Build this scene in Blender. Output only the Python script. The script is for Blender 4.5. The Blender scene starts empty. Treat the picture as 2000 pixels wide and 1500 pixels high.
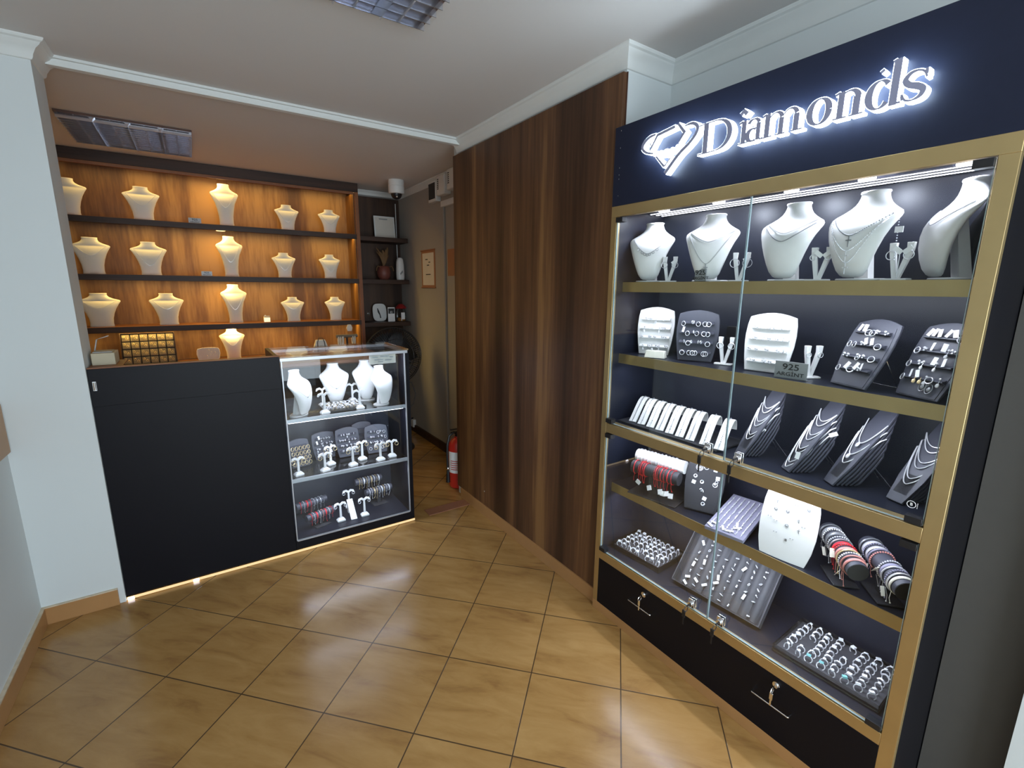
import bpy, bmesh, math, random
from mathutils import Vector, Matrix
R_ = math.radians
random.seed(7)
scn = bpy.context.scene
col = scn.collection

# ------------------------------------------------------------------ camera
EYE = 1.45
FPX = 910.3
YAW, PITCH, ROLL = 0.59006, 0.20226, 0.009145
fwd = Vector((math.sin(YAW)*math.cos(PITCH), math.cos(YAW)*math.cos(PITCH), -math.sin(PITCH)))
rgt = Vector((math.cos(YAW), -math.sin(YAW), 0))
up_ = rgt.cross(fwd)
rgt = (rgt*math.cos(ROLL) + up_*math.sin(ROLL)).normalized()
up_ = rgt.cross(fwd)
cd = bpy.data.cameras.new('camera'); cd.sensor_width = 36.0; cd.lens = 36.0*FPX/2000.0
cd.clip_start = 0.02; cd.clip_end = 60
cam = bpy.data.objects.new('camera', cd); col.objects.link(cam)
m3 = Matrix((rgt, up_, -fwd)).transposed()
cam.matrix_world = Matrix.Translation((0, 0, EYE)) @ m3.to_4x4()
scn.camera = cam

# ------------------------------------------------------------------ world, exposure
w = bpy.data.worlds.new('world'); scn.world = w; w.use_nodes = True
bgn = w.node_tree.nodes['Background']; bgn.inputs[0].default_value = (0.72, 0.84, 1.0, 1); bgn.inputs[1].default_value = 1.0
scn.view_settings.view_transform = 'Standard'
scn.view_settings.look = 'None'
scn.view_settings.gamma = 1
scn.view_settings.use_curve_mapping = False
scn.view_settings.exposure = 0.0
DAY = 76.0          # daylight through the shop door behind the camera
CAB1, CABN = 1.6, 2.3   # LED strips of the tall cabinet
WARM = 4.2          # LED strips under the wall shelves
CASE = 2.6          # LED strips of the glass counter case

def area(name, loc, rot, sx, sy, power, colr, spread=180):
    l = bpy.data.lights.new(name, 'AREA'); l.shape = 'RECTANGLE'; l.size = sx; l.size_y = sy
    l.energy = power; l.color = colr; l.spread = R_(spread)
    o = bpy.data.objects.new(name, l); o.location = loc; o.rotation_euler = rot; col.objects.link(o)
    return o
COOL = (0.80, 0.84, 1.0)
area('daylight', (0.45, -1.86, 1.15), (R_(90), 0, 0), 1.9, 2.0, DAY, (0.78, 0.90, 1.0))
# tall cabinet LEDs (run along y)
for yy in (1.25, 1.02, .78, .585, .385): area('cabinet_led', (1.535, yy, 1.743), (0, R_(-8), 0), 0.035, 0.035, CAB1, COOL)
for zz, k in ((1.437, 1.0), (1.138, 1.0), (0.848, 1.25), (0.558, 1.6)):
    area('cabinet_led', (1.475, 0.83, zz), (0, R_(-14), 0), 0.012, 1.0, CABN*k, COOL)
# wall shelf LEDs (run along x)
for zz, k in ((2.272, 1.0), (1.880, 1.0), (1.497, 1.0), (1.130, 1.0)):
    area('shelf_led', (0.30, 4.418, zz), (R_(0), 0, 0), 1.85, 0.012, WARM*k, (1.0, 0.66, 0.18))
    area('shelf_led', (0.215, 4.425, zz-.020), (R_(0), 0, 0), 0.05, 0.05, WARM*0.25*k, (1.0, 0.66, 0.22))
# glass case LEDs
for zz, k in ((1.068, 1.0), (0.728, .9), (0.385, .8)):
    area('case_led', (0.658, 2.645, zz), (R_(10), 0, 0), 0.62, 0.012, CASE*k, COOL)

# ------------------------------------------------------------------ materials
def nt(name):
    m = bpy.data.materials.new(name); m.use_nodes = True
    t = m.node_tree; return m, t, t.nodes, t.links, t.nodes['Principled BSDF']
def mat(name, c, rough=0.5, metal=0.0, var=0.06, scale=30.0, bump=0.0, spec=0.5, emit=None, es=0.0, coat=0.0, trans=0.0, alpha=1.0):
    m, t, N, L, b = nt(name)
    tc = N.new('ShaderNodeTexCoord'); no = N.new('ShaderNodeTexNoise'); no.inputs['Scale'].default_value = scale
    no.inputs['Detail'].default_value = 3
    L.new(tc.outputs['Object'], no.inputs['Vector'])
    mx = N.new('ShaderNodeMix'); mx.data_type = 'RGBA'
    mx.inputs['A'].default_value = tuple(max(0, v*(1-var)) for v in c)+(1,)
    mx.inputs['B'].default_value = tuple(min(1, v*(1+var)) for v in c)+(1,)
    L.new(no.outputs['Fac'], mx.inputs['Factor']); L.new(mx.outputs['Result'], b.inputs['Base Color'])
    b.inputs['Roughness'].default_value = rough; b.inputs['Metallic'].default_value = metal
    b.inputs['Specular IOR Level'].default_value = spec
    b.inputs['Coat Weight'].default_value = coat
    b.inputs['Transmission Weight'].default_value = trans; b.inputs['Alpha'].default_value = alpha
    if bump:
        bp = N.new('ShaderNodeBump'); bp.inputs['Strength'].default_value = bump; bp.inputs['Distance'].default_value = 0.002
        L.new(no.outputs['Fac'], bp.inputs['Height']); L.new(bp.outputs['Normal'], b.inputs['Normal'])
    if emit:
        b.inputs['Emission Color'].default_value = tuple(emit)+(1,); b.inputs['Emission Strength'].default_value = es
    return m
def wood(name, stops, sc=(5, 5, 0.35), fine=0.25, rough=0.45, spec=0.4):
    m, t, N, L, b = nt(name)
    g = N.new('ShaderNodeNewGeometry')
    mp = N.new('ShaderNodeMapping'); mp.inputs['Scale'].default_value = sc; L.new(g.outputs['Position'], mp.inputs['Vector'])
    n1 = N.new('ShaderNodeTexNoise'); n1.inputs['Scale'].default_value = 1.0; n1.inputs['Detail'].default_value = 4; n1.inputs['Distortion'].default_value = 0.35
    L.new(mp.outputs[0], n1.inputs['Vector'])
    mp2 = N.new('ShaderNodeMapping'); mp2.inputs['Scale'].default_value = tuple(v*14 for v in sc); L.new(g.outputs['Position'], mp2.inputs['Vector'])
    n2 = N.new('ShaderNodeTexNoise'); n2.inputs['Scale'].default_value = 1.0; n2.inputs['Detail'].default_value = 5
    L.new(mp2.outputs[0], n2.inputs['Vector'])
    ma = N.new('ShaderNodeMath'); ma.operation = 'MULTIPLY_ADD'; ma.inputs[1].default_value = fine
    L.new(n2.outputs['Fac'], ma.inputs[0])
    sb = N.new('ShaderNodeMath'); sb.operation = 'SUBTRACT'; sb.inputs[1].default_value = fine*0.5
    L.new(n1.outputs['Fac'], sb.inputs[0]); L.new(sb.outputs[0], ma.inputs[2])
    cr = N.new('ShaderNodeValToRGB'); e = cr.color_ramp.elements
    e[0].position = stops[0][0]; e[0].color = tuple(stops[0][1])+(1,)
    e[1].position = stops[-1][0]; e[1].color = tuple(stops[-1][1])+(1,)
    for p_, c_ in stops[1:-1]:
        q = e.new(p_); q.color = tuple(c_)+(1,)
    L.new(ma.outputs[0], cr.inputs[0]); L.new(cr.outputs[0], b.inputs['Base Color'])
    b.inputs['Roughness'].default_value = rough; b.inputs['Specular IOR Level'].default_value = spec
    return m
def glass(name, tint=(0.96, 0.985, 0.98), refl=0.8, rough=0.0):
    m, t, N, L, b = nt(name)
    N.remove(b); out = N['Material Output']
    tr = N.new('ShaderNodeBsdfTransparent'); tr.inputs[0].default_value = tint+(1,)
    gl = N.new('ShaderNodeBsdfGlossy'); gl.inputs['Roughness'].default_value = rough; gl.inputs[0].default_value = (1, 1, 1, 1)
    fr = N.new('ShaderNodeFresnel'); fr.inputs[0].default_value = 1.5
    no = N.new('ShaderNodeTexNoise'); no.inputs['Scale'].default_value = 2.0
    mm = N.new('ShaderNodeMath'); mm.operation = 'MULTIPLY_ADD'; mm.inputs[1].default_value = 0.1; mm.inputs[2].default_value = refl-0.05
    L.new(no.outputs['Fac'], mm.inputs[0])
    mu = N.new('ShaderNodeMath'); mu.operation = 'MULTIPLY'; L.new(fr.outputs[0], mu.inputs[0]); L.new(mm.outputs[0], mu.inputs[1])
    mx = N.new('ShaderNodeMixShader'); L.new(mu.outputs[0], mx.inputs[0]); L.new(tr.outputs[0], mx.inputs[1]); L.new(gl.outputs[0], mx.inputs[2])
    L.new(mx.outputs[0], out.inputs[0])
    return m
def emis(name, c, s):
    m, t, N, L, b = nt(name)
    N.remove(b); e = N.new('ShaderNodeEmission'); e.inputs[0].default_value = tuple(c)+(1,); e.inputs[1].default_value = s
    L.new(e.outputs[0], N['Material Output'].inputs[0]); return m
def tiles(name, o, s, ang):
    m, t, N, L, b = nt(name)
    g = N.new('ShaderNodeNewGeometry')
    sub = N.new('ShaderNodeVectorMath'); sub.operation = 'SUBTRACT'; sub.inputs[1].default_value = (o[0], o[1], 0); L.new(g.outputs['Position'], sub.inputs[0])
    e1 = (math.cos(ang)/s, math.sin(ang)/s, 0); e2 = (math.sin(ang)/s, -math.cos(ang)/s, 0)
    dd = []
    for e in (e1, e2):
        d = N.new('ShaderNodeVectorMath'); d.operation = 'DOT_PRODUCT'; d.inputs[1].default_value = e; L.new(sub.outputs[0], d.inputs[0]); dd.append(d.outputs['Value'])
    def M(op, a, b_=None, c_=None):
        n = N.new('ShaderNodeMath'); n.operation = op
        for k, v in enumerate((a, b_, c_)):
            if v is None: continue
            if isinstance(v, (int, float)): n.inputs[k].default_value = v
            else: L.new(v, n.inputs[k])
        return n.outputs[0]
    edge = None
    for v in dd:
        f = M('FRACT', M('ADD', v, 100.0)); h = M('ABSOLUTE', M('SUBTRACT', f, 0.5)); edge = h if edge is None else M('MAXIMUM', edge, h)
    gro = M('SMOOTH_MIN', M('MAXIMUM', M('MULTIPLY', M('SUBTRACT', edge, 0.4925), 400.0), 0.0), 1.0, 0.1)
    cb = N.new('ShaderNodeCombineXYZ'); L.new(M('FLOOR', M('ADD', dd[0], 100.0)), cb.inputs[0]); L.new(M('FLOOR', M('ADD', dd[1], 100.0)), cb.inputs[1])
    wn = N.new('ShaderNodeTexWhiteNoise'); L.new(cb.outputs[0], wn.inputs['Vector'])
    c2 = N.new('ShaderNodeCombineXYZ'); L.new(M('MULTIPLY', dd[0], 1.3), c2.inputs[0]); L.new(M('MULTIPLY', dd[1], 4.6), c2.inputs[1]); L.new(M('MULTIPLY', wn.outputs['Value'], 30.0), c2.inputs[2])
    n1 = N.new('ShaderNodeTexNoise'); n1.inputs['Scale'].default_value = 1.0; n1.inputs['Detail'].default_value = 6; n1.inputs['Roughness'].default_value = 0.62; n1.inputs['Distortion'].default_value = 0.5
    L.new(c2.outputs[0], n1.inputs['Vector'])
    cr = N.new('ShaderNodeValToRGB'); e = cr.color_ramp.elements
    e[0].position = 0.26; e[0].color = (0.25, 0.124, 0.040, 1); e[1].position = 0.74; e[1].color = (0.46, 0.270, 0.098, 1)
    q = e.new(0.46); q.color = (0.37, 0.203, 0.066, 1)
    L.new(n1.outputs['Fac'], cr.inputs[0])
    mx = N.new('ShaderNodeMix'); mx.data_type = 'RGBA'; L.new(gro, mx.inputs['Factor']); L.new(cr.outputs[0], mx.inputs['A']); mx.inputs['B'].default_value = (0.075, 0.045, 0.022, 1)
    L.new(mx.outputs['Result'], b.inputs['Base Color'])
    L.new(M('ADD', M('MULTIPLY', n1.outputs['Fac'], 0.14), 0.15), b.inputs['Roughness'])
    b.inputs['Specular IOR Level'].default_value = 0.5
    bp = N.new('ShaderNodeBump'); bp.inputs['Strength'].default_value = 0.35; bp.inputs['Distance'].default_value = 0.002
    L.new(M('SUBTRACT', 1.0, gro), bp.inputs['Height']); L.new(bp.outputs[0], b.inputs['Normal'])
    return m

MT = {}
MT['floor'] = tiles('floor_tiles', (0.9603, 2.6532), 0.33572, -0.80972)
MT['wallp'] = mat('painted_wall', (0.66, 0.70, 0.70), 0.75, var=0.02, scale=3)
MT['rearp'] = mat('dimmed_rear_paint', (0.36, 0.34, 0.31), 0.75, var=.03, scale=3)  # wall colour darkened to show daylight falling off towards the rear
MT['carton'] = mat('kraft_cream_card', (0.50, 0.44, 0.31), 0.7, var=.04)
MT['ceil'] = mat('ceiling_paint', (0.66, 0.64, 0.62), 0.8, var=0.02, scale=2)
MT['crown'] = mat('crown_plaster', (0.72, 0.74, 0.72), 0.6, var=0.02)
MT['skirt'] = mat('skirting_tile', (0.42, 0.22, 0.085), 0.35, var=0.15, scale=6)
MT['skirt_top'] = mat('skirting_grout', (0.62, 0.52, 0.38), 0.7, var=0.3, scale=40)
MT['thresh'] = mat('threshold_wood', (0.30, 0.13, 0.075), 0.4, var=0.15)
MT['panel'] = wood('walnut_panel', ((.34, (.042, .018, .009)), (.46, (.085, .038, .018)), (.55, (.135, .062, .027)), (.66, (.26, .132, .050))), sc=(5.2, 5.2, .22))
MT['paneledge'] = mat('panel_edge', (0.09, 0.04, 0.025), 0.5, var=.2)
MT['unitback'] = wood('shelf_back_wood', ((.34, (.105, .042, .012)), (.48, (.215, .100, .028)), (.62, (.38, .200, .060))), sc=(4.5, 4.5, .5), rough=.5)
MT['unitdark'] = wood('dark_shelf_wood', ((.3, (.022, .010, .006)), (.7, (.060, .028, .016))), sc=(1, 20, 20), rough=.5)
MT['unitred'] = wood('red_shelf_wood', ((.3, (.20, .07, .03)), (.7, (.30, .12, .045))), sc=(5, 5, 2), rough=.5)
MT['black'] = mat('black_laminate', (0.005, 0.005, 0.008), 0.40, var=0.15, scale=80, spec=.16)
MT['blackcab'] = mat('black_cabinet_board', (0.012, 0.016, 0.036), 0.45, var=0.1, scale=60, spec=.25)
MT['inner'] = mat('cabinet_lining', (0.012, 0.014, 0.025), 0.38, var=0.1, scale=10, spec=.5)
MT['gold'] = mat('brushed_gold', (0.54, 0.40, 0.19), 0.36, metal=0.8, var=0.12, scale=12)
MT['brass'] = mat('brass_strip', (0.85, 0.60, 0.25), 0.18, metal=1.0, var=0.1)
MT['glass'] = glass('door_glass', refl=0.16)
MT['glassw'] = glass('case_glass', (0.93, 0.96, 0.97), 0.55)
MT['gedge'] = mat('glass_edge', (0.30, 0.40, 0.42), 0.15, var=.05, emit=None, spec=.8)
MT['alu'] = mat('aluminium', (0.52, 0.54, 0.58), 0.35, metal=.6, var=.05)
MT['chrome'] = mat('chrome', (0.85, 0.85, 0.87), 0.12, metal=1.0, var=.03)
MT['plastb'] = mat('black_plastic', (0.012, 0.012, 0.014), 0.35, var=.1)
MT['velv'] = mat('white_leatherette', (0.80, 0.79, 0.78), 0.55, var=.03, scale=60, bump=.05)
MT['cream'] = mat('cream_leatherette', (0.80, 0.76, 0.66), 0.55, var=.03, scale=60, bump=.05)
MT['greyv'] = mat('grey_leatherette', (0.058, 0.060, 0.080), 0.45, var=.06, scale=60, bump=.05)
MT['midv'] = mat('anthracite_velvet', (0.050, 0.050, 0.058), 0.65, var=.12, scale=120, bump=.1)
MT['darkv'] = mat('charcoal_velvet', (0.026, 0.026, 0.032), 0.7, var=.15, scale=120, bump=.1)
MT['lav'] = mat('lavender_grey_pad', (0.26, 0.25, 0.34), 0.6, var=.05, scale=60)
MT['silver'] = mat('silver', (0.86, 0.86, 0.90), 0.25, metal=.40, var=.05)
MT['silverd'] = mat('oxidised_silver', (0.34, 0.35, 0.37), 0.35, metal=.5, var=.15)
MT['goldj'] = mat('yellow_gold', (0.85, 0.66, 0.36), 0.25, metal=.5, var=.05)
MT['stone'] = mat('clear_stone', (0.93, 0.94, 0.98), 0.05, var=.03, spec=1.0)
MT['teal'] = mat('teal_stone', (0.25, 0.60, 0.62), 0.1, var=.1)
MT['tag'] = mat('paper_tag', (0.88, 0.88, 0.88), 0.7, var=.03)
MT['red'] = mat('red_cord', (0.62, 0.02, 0.03), 0.45, var=.2, scale=200)
MT['pink'] = mat('pink_cord', (0.62, 0.25, 0.22), 0.5, var=.2, scale=200)
MT['led'] = emis('led_strip', (0.90, 0.88, 1.0), 7.0)
MT['ledw'] = emis('warm_led', (1.0, 0.66, 0.25), 3.0)
MT['floorled'] = emis('floor_strip_light', (1.0, 0.72, 0.38), 1.1)
MT['sidegrey'] = mat('grey_side_shade', (0.105, 0.10, 0.092), 0.7, var=.05)  # dark grey stands in for the shade beside the cabinet
MT['sign'] = emis('sign_light', (0.70, 0.87, 1.0), 20.0)
MT['face'] = mat('sign_face', (0.30, 0.31, 0.44), 0.5, var=.03)
MT['plate'] = mat('engraved_metal_plate', (0.30, 0.31, 0.31), 0.4, metal=.3, var=.08)
MT['ink'] = mat('dark_ink', (0.02, 0.02, 0.02), 0.6, var=.1)
MT['acry'] = glass('clear_acrylic', (0.80, 0.80, 0.78), 1.4, 0.1)
MT['chromel'] = mat('louvre_mirror', (0.74, 0.76, 0.84), 0.16, metal=.93, var=.05)
MT['whitep'] = mat('white_plastic', (0.72, 0.72, 0.70), 0.4, var=.03)
MT['paper'] = mat('cream_paper', (0.66, 0.62, 0.55), 0.8, var=.06, scale=15)
MT['brownp'] = mat('brown_paper_border', (0.35, 0.16, 0.08), 0.7, var=.1)
MT['terra'] = mat('terracotta_pot', (0.16, 0.045, 0.03), 0.5, var=.15)
MT['leaf'] = mat('dry_leaf', (0.16, 0.085, 0.03), 0.7, var=.3)
MT['extred'] = mat('extinguisher_red', (0.55, 0.030, 0.018), 0.3, var=.05)
MT['rubber'] = mat('black_rubber', (0.010, 0.010, 0.011), 0.5, var=.1)
MT['amber'] = mat('amber_liquid', (0.30, 0.12, 0.03), 0.2, var=.1)
MT['redlid'] = mat('red_lid', (0.30, 0.02, 0.02), 0.3, var=.1)
MT['olive'] = mat('taupe_velvet', (0.19, 0.155, 0.11), 0.7, var=.12, scale=90)
MT['ceilin'] = mat('cabinet_ceiling_lining', (0.03, 0.03, 0.045), 0.55)
MT['cornerw'] = wood('corner_wood', ((.3, (.024, .011, .006)), (.7, (.085, .042, .022))), sc=(8, 8, .5))
MT['outdoor'] = mat('door_frame_paint', (0.30, 0.32, 0.33), 0.5)

# ------------------------------------------------------------------ mesh helpers
class MB:
    def __init__(s): s.bm = bmesh.new(); s.mi = 0
    def _add(s, vs, fs, M=None, mi=None):
        if M is not None: vs = [M @ Vector(v) for v in vs]
        bv = [s.bm.verts.new(v) for v in vs]; k = s.mi if mi is None else mi
        for f in fs:
            try:
                q = s.bm.faces.new([bv[i] for i in f]); q.material_index = k
            except ValueError: pass
        return s
    def box(s, x0, x1, y0, y1, z0, z1, M=None, mi=None):
        v = [(x, y, z) for x in (x0, x1) for y in (y0, y1) for z in (z0, z1)]
        return s._add(v, [(0, 1, 3, 2), (4, 6, 7, 5), (0, 4, 5, 1), (2, 3, 7, 6), (0, 2, 6, 4), (1, 5, 7, 3)], M, mi)
    def loft(s, rings, cap=True, M=None, mi=None, closed=True):
        n = len(rings[0]); v = [p for r in rings for p in r]; f = []
        for i in range(len(rings)-1):
            for j in range(n if closed else n-1):
                a = i*n+j; b = i*n+(j+1) % n
                f.append((a, b, b+n, a+n))
        if cap: f.append(tuple(range(n-1, -1, -1))); f.append(tuple((len(rings)-1)*n+j for j in range(n)))
        return s._add(v, f, M, mi)
    def cyl(s, p0, p1, r0, r1=None, n=16, M=None, mi=None, cap=True):
        r1 = r0 if r1 is None else r1; p0 = Vector(p0); p1 = Vector(p1); d = (p1-p0).normalized()
        u = d.orthogonal().normalized(); v = d.cross(u)
        rs = [[p+(u*math.cos(2*math.pi*k/n)+v*math.sin(2*math.pi*k/n))*r for k in range(n)] for p, r in ((p0, r0), (p1, r1))]
        return s.loft(rs, cap, M, mi)
    def tube(s, pts, r, n=6, closed=False, M=None, mi=None, flat=None):
        P = [Vector(p) for p in pts]; m = len(P); rs = []; prev = None
        for i in range(m):
            a = P[(i-1) % m] if (closed or i > 0) else P[i]; b = P[(i+1) % m] if (closed or i < m-1) else P[i]
            d = (b-a)
            d = d.normalized() if d.length > 1e-9 else Vector((0, 0, 1))
            if prev is None: u = d.orthogonal().normalized()
            else:
                u = prev-d*prev.dot(d); u = u.normalized() if u.length > 1e-6 else d.orthogonal().normalized()
            prev = u; v = d.cross(u); rr = r[i] if isinstance(r, (list, tuple)) else r
            rs.append([P[i]+(u*math.cos(2*math.pi*k/n)+v*math.sin(2*math.pi*k/n))*rr for k in range(n)])
        if closed: rs.append(rs[0])
        return s.loft(rs, not closed, M, mi)
    def lathe(s, prof, n=24, M=None, mi=None):
        rs = [[Vector((r*math.cos(2*math.pi*k/n), r*math.sin(2*math.pi*k/n), z)) for k in range(n)] for r, z in prof]
        return s.loft(rs, True, M, mi)
    def prism(s, poly, h0, h1, M=None, mi=None):
        n = len(poly); v = [(x, y, h0) for x, y in poly]+[(x, y, h1) for x, y in poly]
        f = [tuple(range(n-1, -1, -1)), tuple(range(n, 2*n))]+[(i, (i+1) % n, n+(i+1) % n, n+i) for i in range(n)]
        return s._add(v, f, M, mi)
    def stroke(s, pts, wd, h0, h1, M=None, mi=None):
        m = len(pts); Lf = []; Rt = []
        for i in range(m):
            a = Vector(pts[max(0, i-1)]); b = Vector(pts[min(m-1, i+1)]); d = (b-a).normalized(); nn = Vector((-d.y, d.x))
            ww = (wd[i] if isinstance(wd, (list, tuple)) else wd)/2
            Lf.append(Vector(pts[i])+nn*ww); Rt.append(Vector(pts[i])-nn*ww)
        for i in range(m-1):
            s.prism([tuple(Rt[i]), tuple(Rt[i+1]), tuple(Lf[i+1]), tuple(Lf[i])], h0, h1, M, mi)
        return s
    def ball(s, c, r, sc=(1, 1, 1), n=10, M=None, mi=None):
        c = Vector(c); rs = []
        for i in range(1, n//2):
            a = math.pi*i/(n//2)
            rs.append([c+Vector((math.sin(a)*math.cos(2*math.pi*k/n)*r*sc[0], math.sin(a)*math.sin(2*math.pi*k/n)*r*sc[1], -math.cos(a)*r*sc[2])) for k in range(n)])
        rs = [[c+Vector((0, 0, -r*sc[2]))]*n]+rs+[[c+Vector((0, 0, r*sc[2]))]*n]
        rs[0] = [p+Vector((math.cos(2*math.pi*k/n), math.sin(2*math.pi*k/n), 0))*r*.02 for k, p in enumerate(rs[0])]
        rs[-1] = [p+Vector((math.cos(2*math.pi*k/n), math.sin(2*math.pi*k/n), 0))*r*.02 for k, p in enumerate(rs[-1])]
        return s.loft(rs, True, M, mi)
    def torus(s, c, R, r, n=20, m=6, M=None, mi=None, ax='z', sc=(1, 1)):
        pts = []
        for k in range(n):
            a = 2*math.pi*k/n; x, y = R*math.cos(a)*sc[0], R*math.sin(a)*sc[1]
            pts.append({'z': (x, y, 0), 'y': (x, 0, y), 'x': (0, x, y)}[ax])
        return s.tube([Vector(p)+Vector(c) for p in pts], r, m, True, M, mi)
    def mesh(s, name, mats, smooth=True, ang=35):
        me = bpy.data.meshes.new(name); bmesh.ops.recalc_face_normals(s.bm, faces=s.bm.faces); s.bm.to_mesh(me); s.bm.free()
        for m_ in (mats if isinstance(mats, (list, tuple)) else [mats]): me.materials.append(MT[m_] if isinstance(m_, str) else m_)
        if smooth:
            for p_ in me.polygons: p_.use_smooth = True
            me.set_sharp_from_angle(angle=R_(ang))
        return me
    def build(s, name, mats, parent=None, smooth=True, bevel=0, ang=35, loc=None, rz=None, M=None):
        o = bpy.data.objects.new(name, s.mesh(name, mats, smooth, ang)); col.objects.link(o)
        if parent is not None: o.parent = parent
        if loc is not None: o.location = loc
        if rz is not None: o.rotation_euler = (0, 0, rz)
        if M is not None: o.matrix_basis = M
        if bevel:
            b = o.modifiers.new('bevel', 'BEVEL'); b.width = bevel; b.segments = 2; b.limit_method = 'ANGLE'; b.angle_limit = R_(40)
        return o
def tag(o, label=None, cat=None, group=None, kind=None):
    if label: o['label'] = label
    if cat: o['category'] = cat
    if group: o['group'] = group
    if kind: o['kind'] = kind
    return o
def thing(name, label, cat, loc=(0, 0, 0), rz=0, group=None, M=None):
    o = bpy.data.objects.new(name, None); col.objects.link(o); o.location = loc; o.rotation_euler = (0, 0, rz)
    if M is not None: o.matrix_basis = M
    o.empty_display_size = 0.05
    return tag(o, label, cat, group)
def copy_tree(o, parent=None):
    c = o.copy(); col.objects.link(c)
    if parent is not None: c.parent = parent
    for ch in list(o.children): copy_tree(ch, c)
    return c
def struct(name, mb, m, parent=None, **k):
    o = mb.build(name, m, parent, **k)
    if parent is None: o['kind'] = 'structure'
    return o
def proto(o):           # first use moves the prototype itself, later uses copy it
    st = {'u': False}
    def f(label, cat=None, group=None, loc=None, rz=0, M=None):
        if st['u']: c = copy_tree(o)
        else: c = o; st['u'] = True
        if M is not None: c.matrix_basis = M
        else: c.location = loc; c.rotation_euler = (0, 0, rz)
        return tag(c, label, cat, group)
    f.src = o
    return f
def face(t): return R_(t-90)       # turn a thing built facing -y so that it faces the shop, t degrees towards the entrance
OW = ['', 'first', 'second', 'third', 'fourth', 'fifth', 'sixth', 'seventh', 'eighth', 'ninth', 'tenth', 'eleventh', 'twelfth']
def txt(s_, size, m, M, parent, name='lettering', ext=0.0004, align='CENTER', sx=1.0):
    c = bpy.data.curves.new('t', 'FONT'); c.body = s_; c.size = size; c.extrude = ext; c.align_x = align; c.align_y = 'CENTER'; c.offset = size*0.012
    o = bpy.data.objects.new('t', c); col.objects.link(o)
    me = bpy.data.meshes.new_from_object(o.evaluated_get(bpy.context.evaluated_depsgraph_get()))
    bpy.data.objects.remove(o); bpy.data.curves.remove(c)
    me.materials.clear(); me.materials.append(MT[m])
    q = bpy.data.objects.new(name, me); col.objects.link(q); q.parent = parent; q.matrix_basis = M @ Matrix.Diagonal((sx, 1, 1, 1))
    return q
UPR = Matrix.Rotation(R_(90), 4, 'X')      # turns an xy drawing upright, facing -y
# ================================================================== ROOM
CE = 2.33
struct('floor', MB().box(-1.6, 2.3, -2.1, 5.0, -0.06, 0), 'floor')
struct('ceiling', MB().box(-1.6, 2.3, -2.1, 5.0, CE, CE+0.06), 'ceil')
struct('wall_left', MB().box(-0.82, -0.695, -2.0, 2.60, 0, CE), 'wallp')
struct('wall_front_left', MB().box(-1.30, -0.418, 2.60, 2.79, 0, CE), 'wallp')
struct('wall_rear_left', MB().box(-1.35, -1.10, 2.79, 4.70, 0, CE), 'wallp')
struct('wall_rear', MB().box(-1.35, 1.90, 4.64, 4.76, 0, CE), 'rearp')
struct('wall_rear_right', MB().box(1.74, 1.90, 2.83, 4.70, 0, CE), 'rearp')
struct('wall_pillar', MB().box(1.442, 1.90, 1.392, 2.83, 0, CE), 'wallp')
struct('wall_right', MB().box(1.70, 1.86, 0.10, 1.40, 0, CE), 'wallp')
struct('wall_right_front', MB().box(1.60, 1.86, -2.0, 0.104, 0, CE), 'wallp')
m_ = MB()                                               # street side with the door opening the daylight comes through
m_.box(-0.82, -0.50, -2.0, -1.9, 0, CE).box(1.40, 1.86, -2.0, -1.9, 0, CE).box(-0.50, 1.40, -2.0, -1.9, 2.16, CE)
struct('wall_street', m_, 'wallp')
m_ = MB().box(-0.50, -0.44, -1.99, -1.91, 0, 2.16).box(1.34, 1.40, -1.99, -1.91, 0, 2.16).box(-0.44, 1.34, -1.99, -1.91, 2.10, 2.16).box(0.42, 0.48, -1.99, -1.91, 0, 2.10)
d_ = struct('door_1', m_, 'outdoor')
MB().box(-0.44, 0.42, -1.955, -1.949, 0, 2.10).build('door_pane', 'glass', d_)
MB().box(0.48, 1.34, -1.955, -1.949, 0, 2.10).build('door_pane', 'glass', d_)

# crown mouldings (profile: distance from wall, height below ceiling)
CP = [(0, -.068), (.006, -.066), (.010, -.060), (.012, -.050), (.024, -.030), (.038, -.020), (.042, -.014), (.050, -.010), (.054, -.004), (.054, 0.0), (0, 0.0)]
def crown(name, pts, side, cp=CP):
    rs = []; n = len(pts)
    for i, p_ in enumerate(pts):
        p_ = Vector(p_); dirs = []
        if i > 0: dirs.append((p_-Vector(pts[i-1])).normalized())
        if i < n-1: dirs.append((Vector(pts[i+1])-p_).normalized())
        ns = [Vector((-d.y, d.x))*side for d in dirs]
        nn = ns[0] if len(ns) == 1 else (ns[0]+ns[1])/(1+ns[0].dot(ns[1]))
        rs.append([Vector((p_.x+nn.x*a, p_.y+nn.y*a, CE+b)) for a, b in cp])
    return struct(name, MB().loft(rs, True), 'crown', ang=25)
crown('trim_1', [(1.442, 2.78), (1.442, 1.392), (1.70, 1.392), (1.70, 0.104)], -1)
crown('trim_2', [(-0.695, -1.9), (-0.695, 2.60), (-0.418, 2.60), (-0.418, 2.79)], -1)
crown('trim_3', [(1.74, 4.64), (1.74, 2.83)], -1, [(a*.7, b*.7) for a, b in CP])
struct('trim_4', MB().box(-0.418, 1.442, 2.715, 2.745, CE-0.034, CE).box(-0.418, 1.442, 2.70, 2.76, CE-0.010, CE), 'crown')
crown('trim_5', [(1.20, 4.60), (1.74, 4.60)], -1, [(a*.6, b*.6) for a, b in CP])

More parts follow.
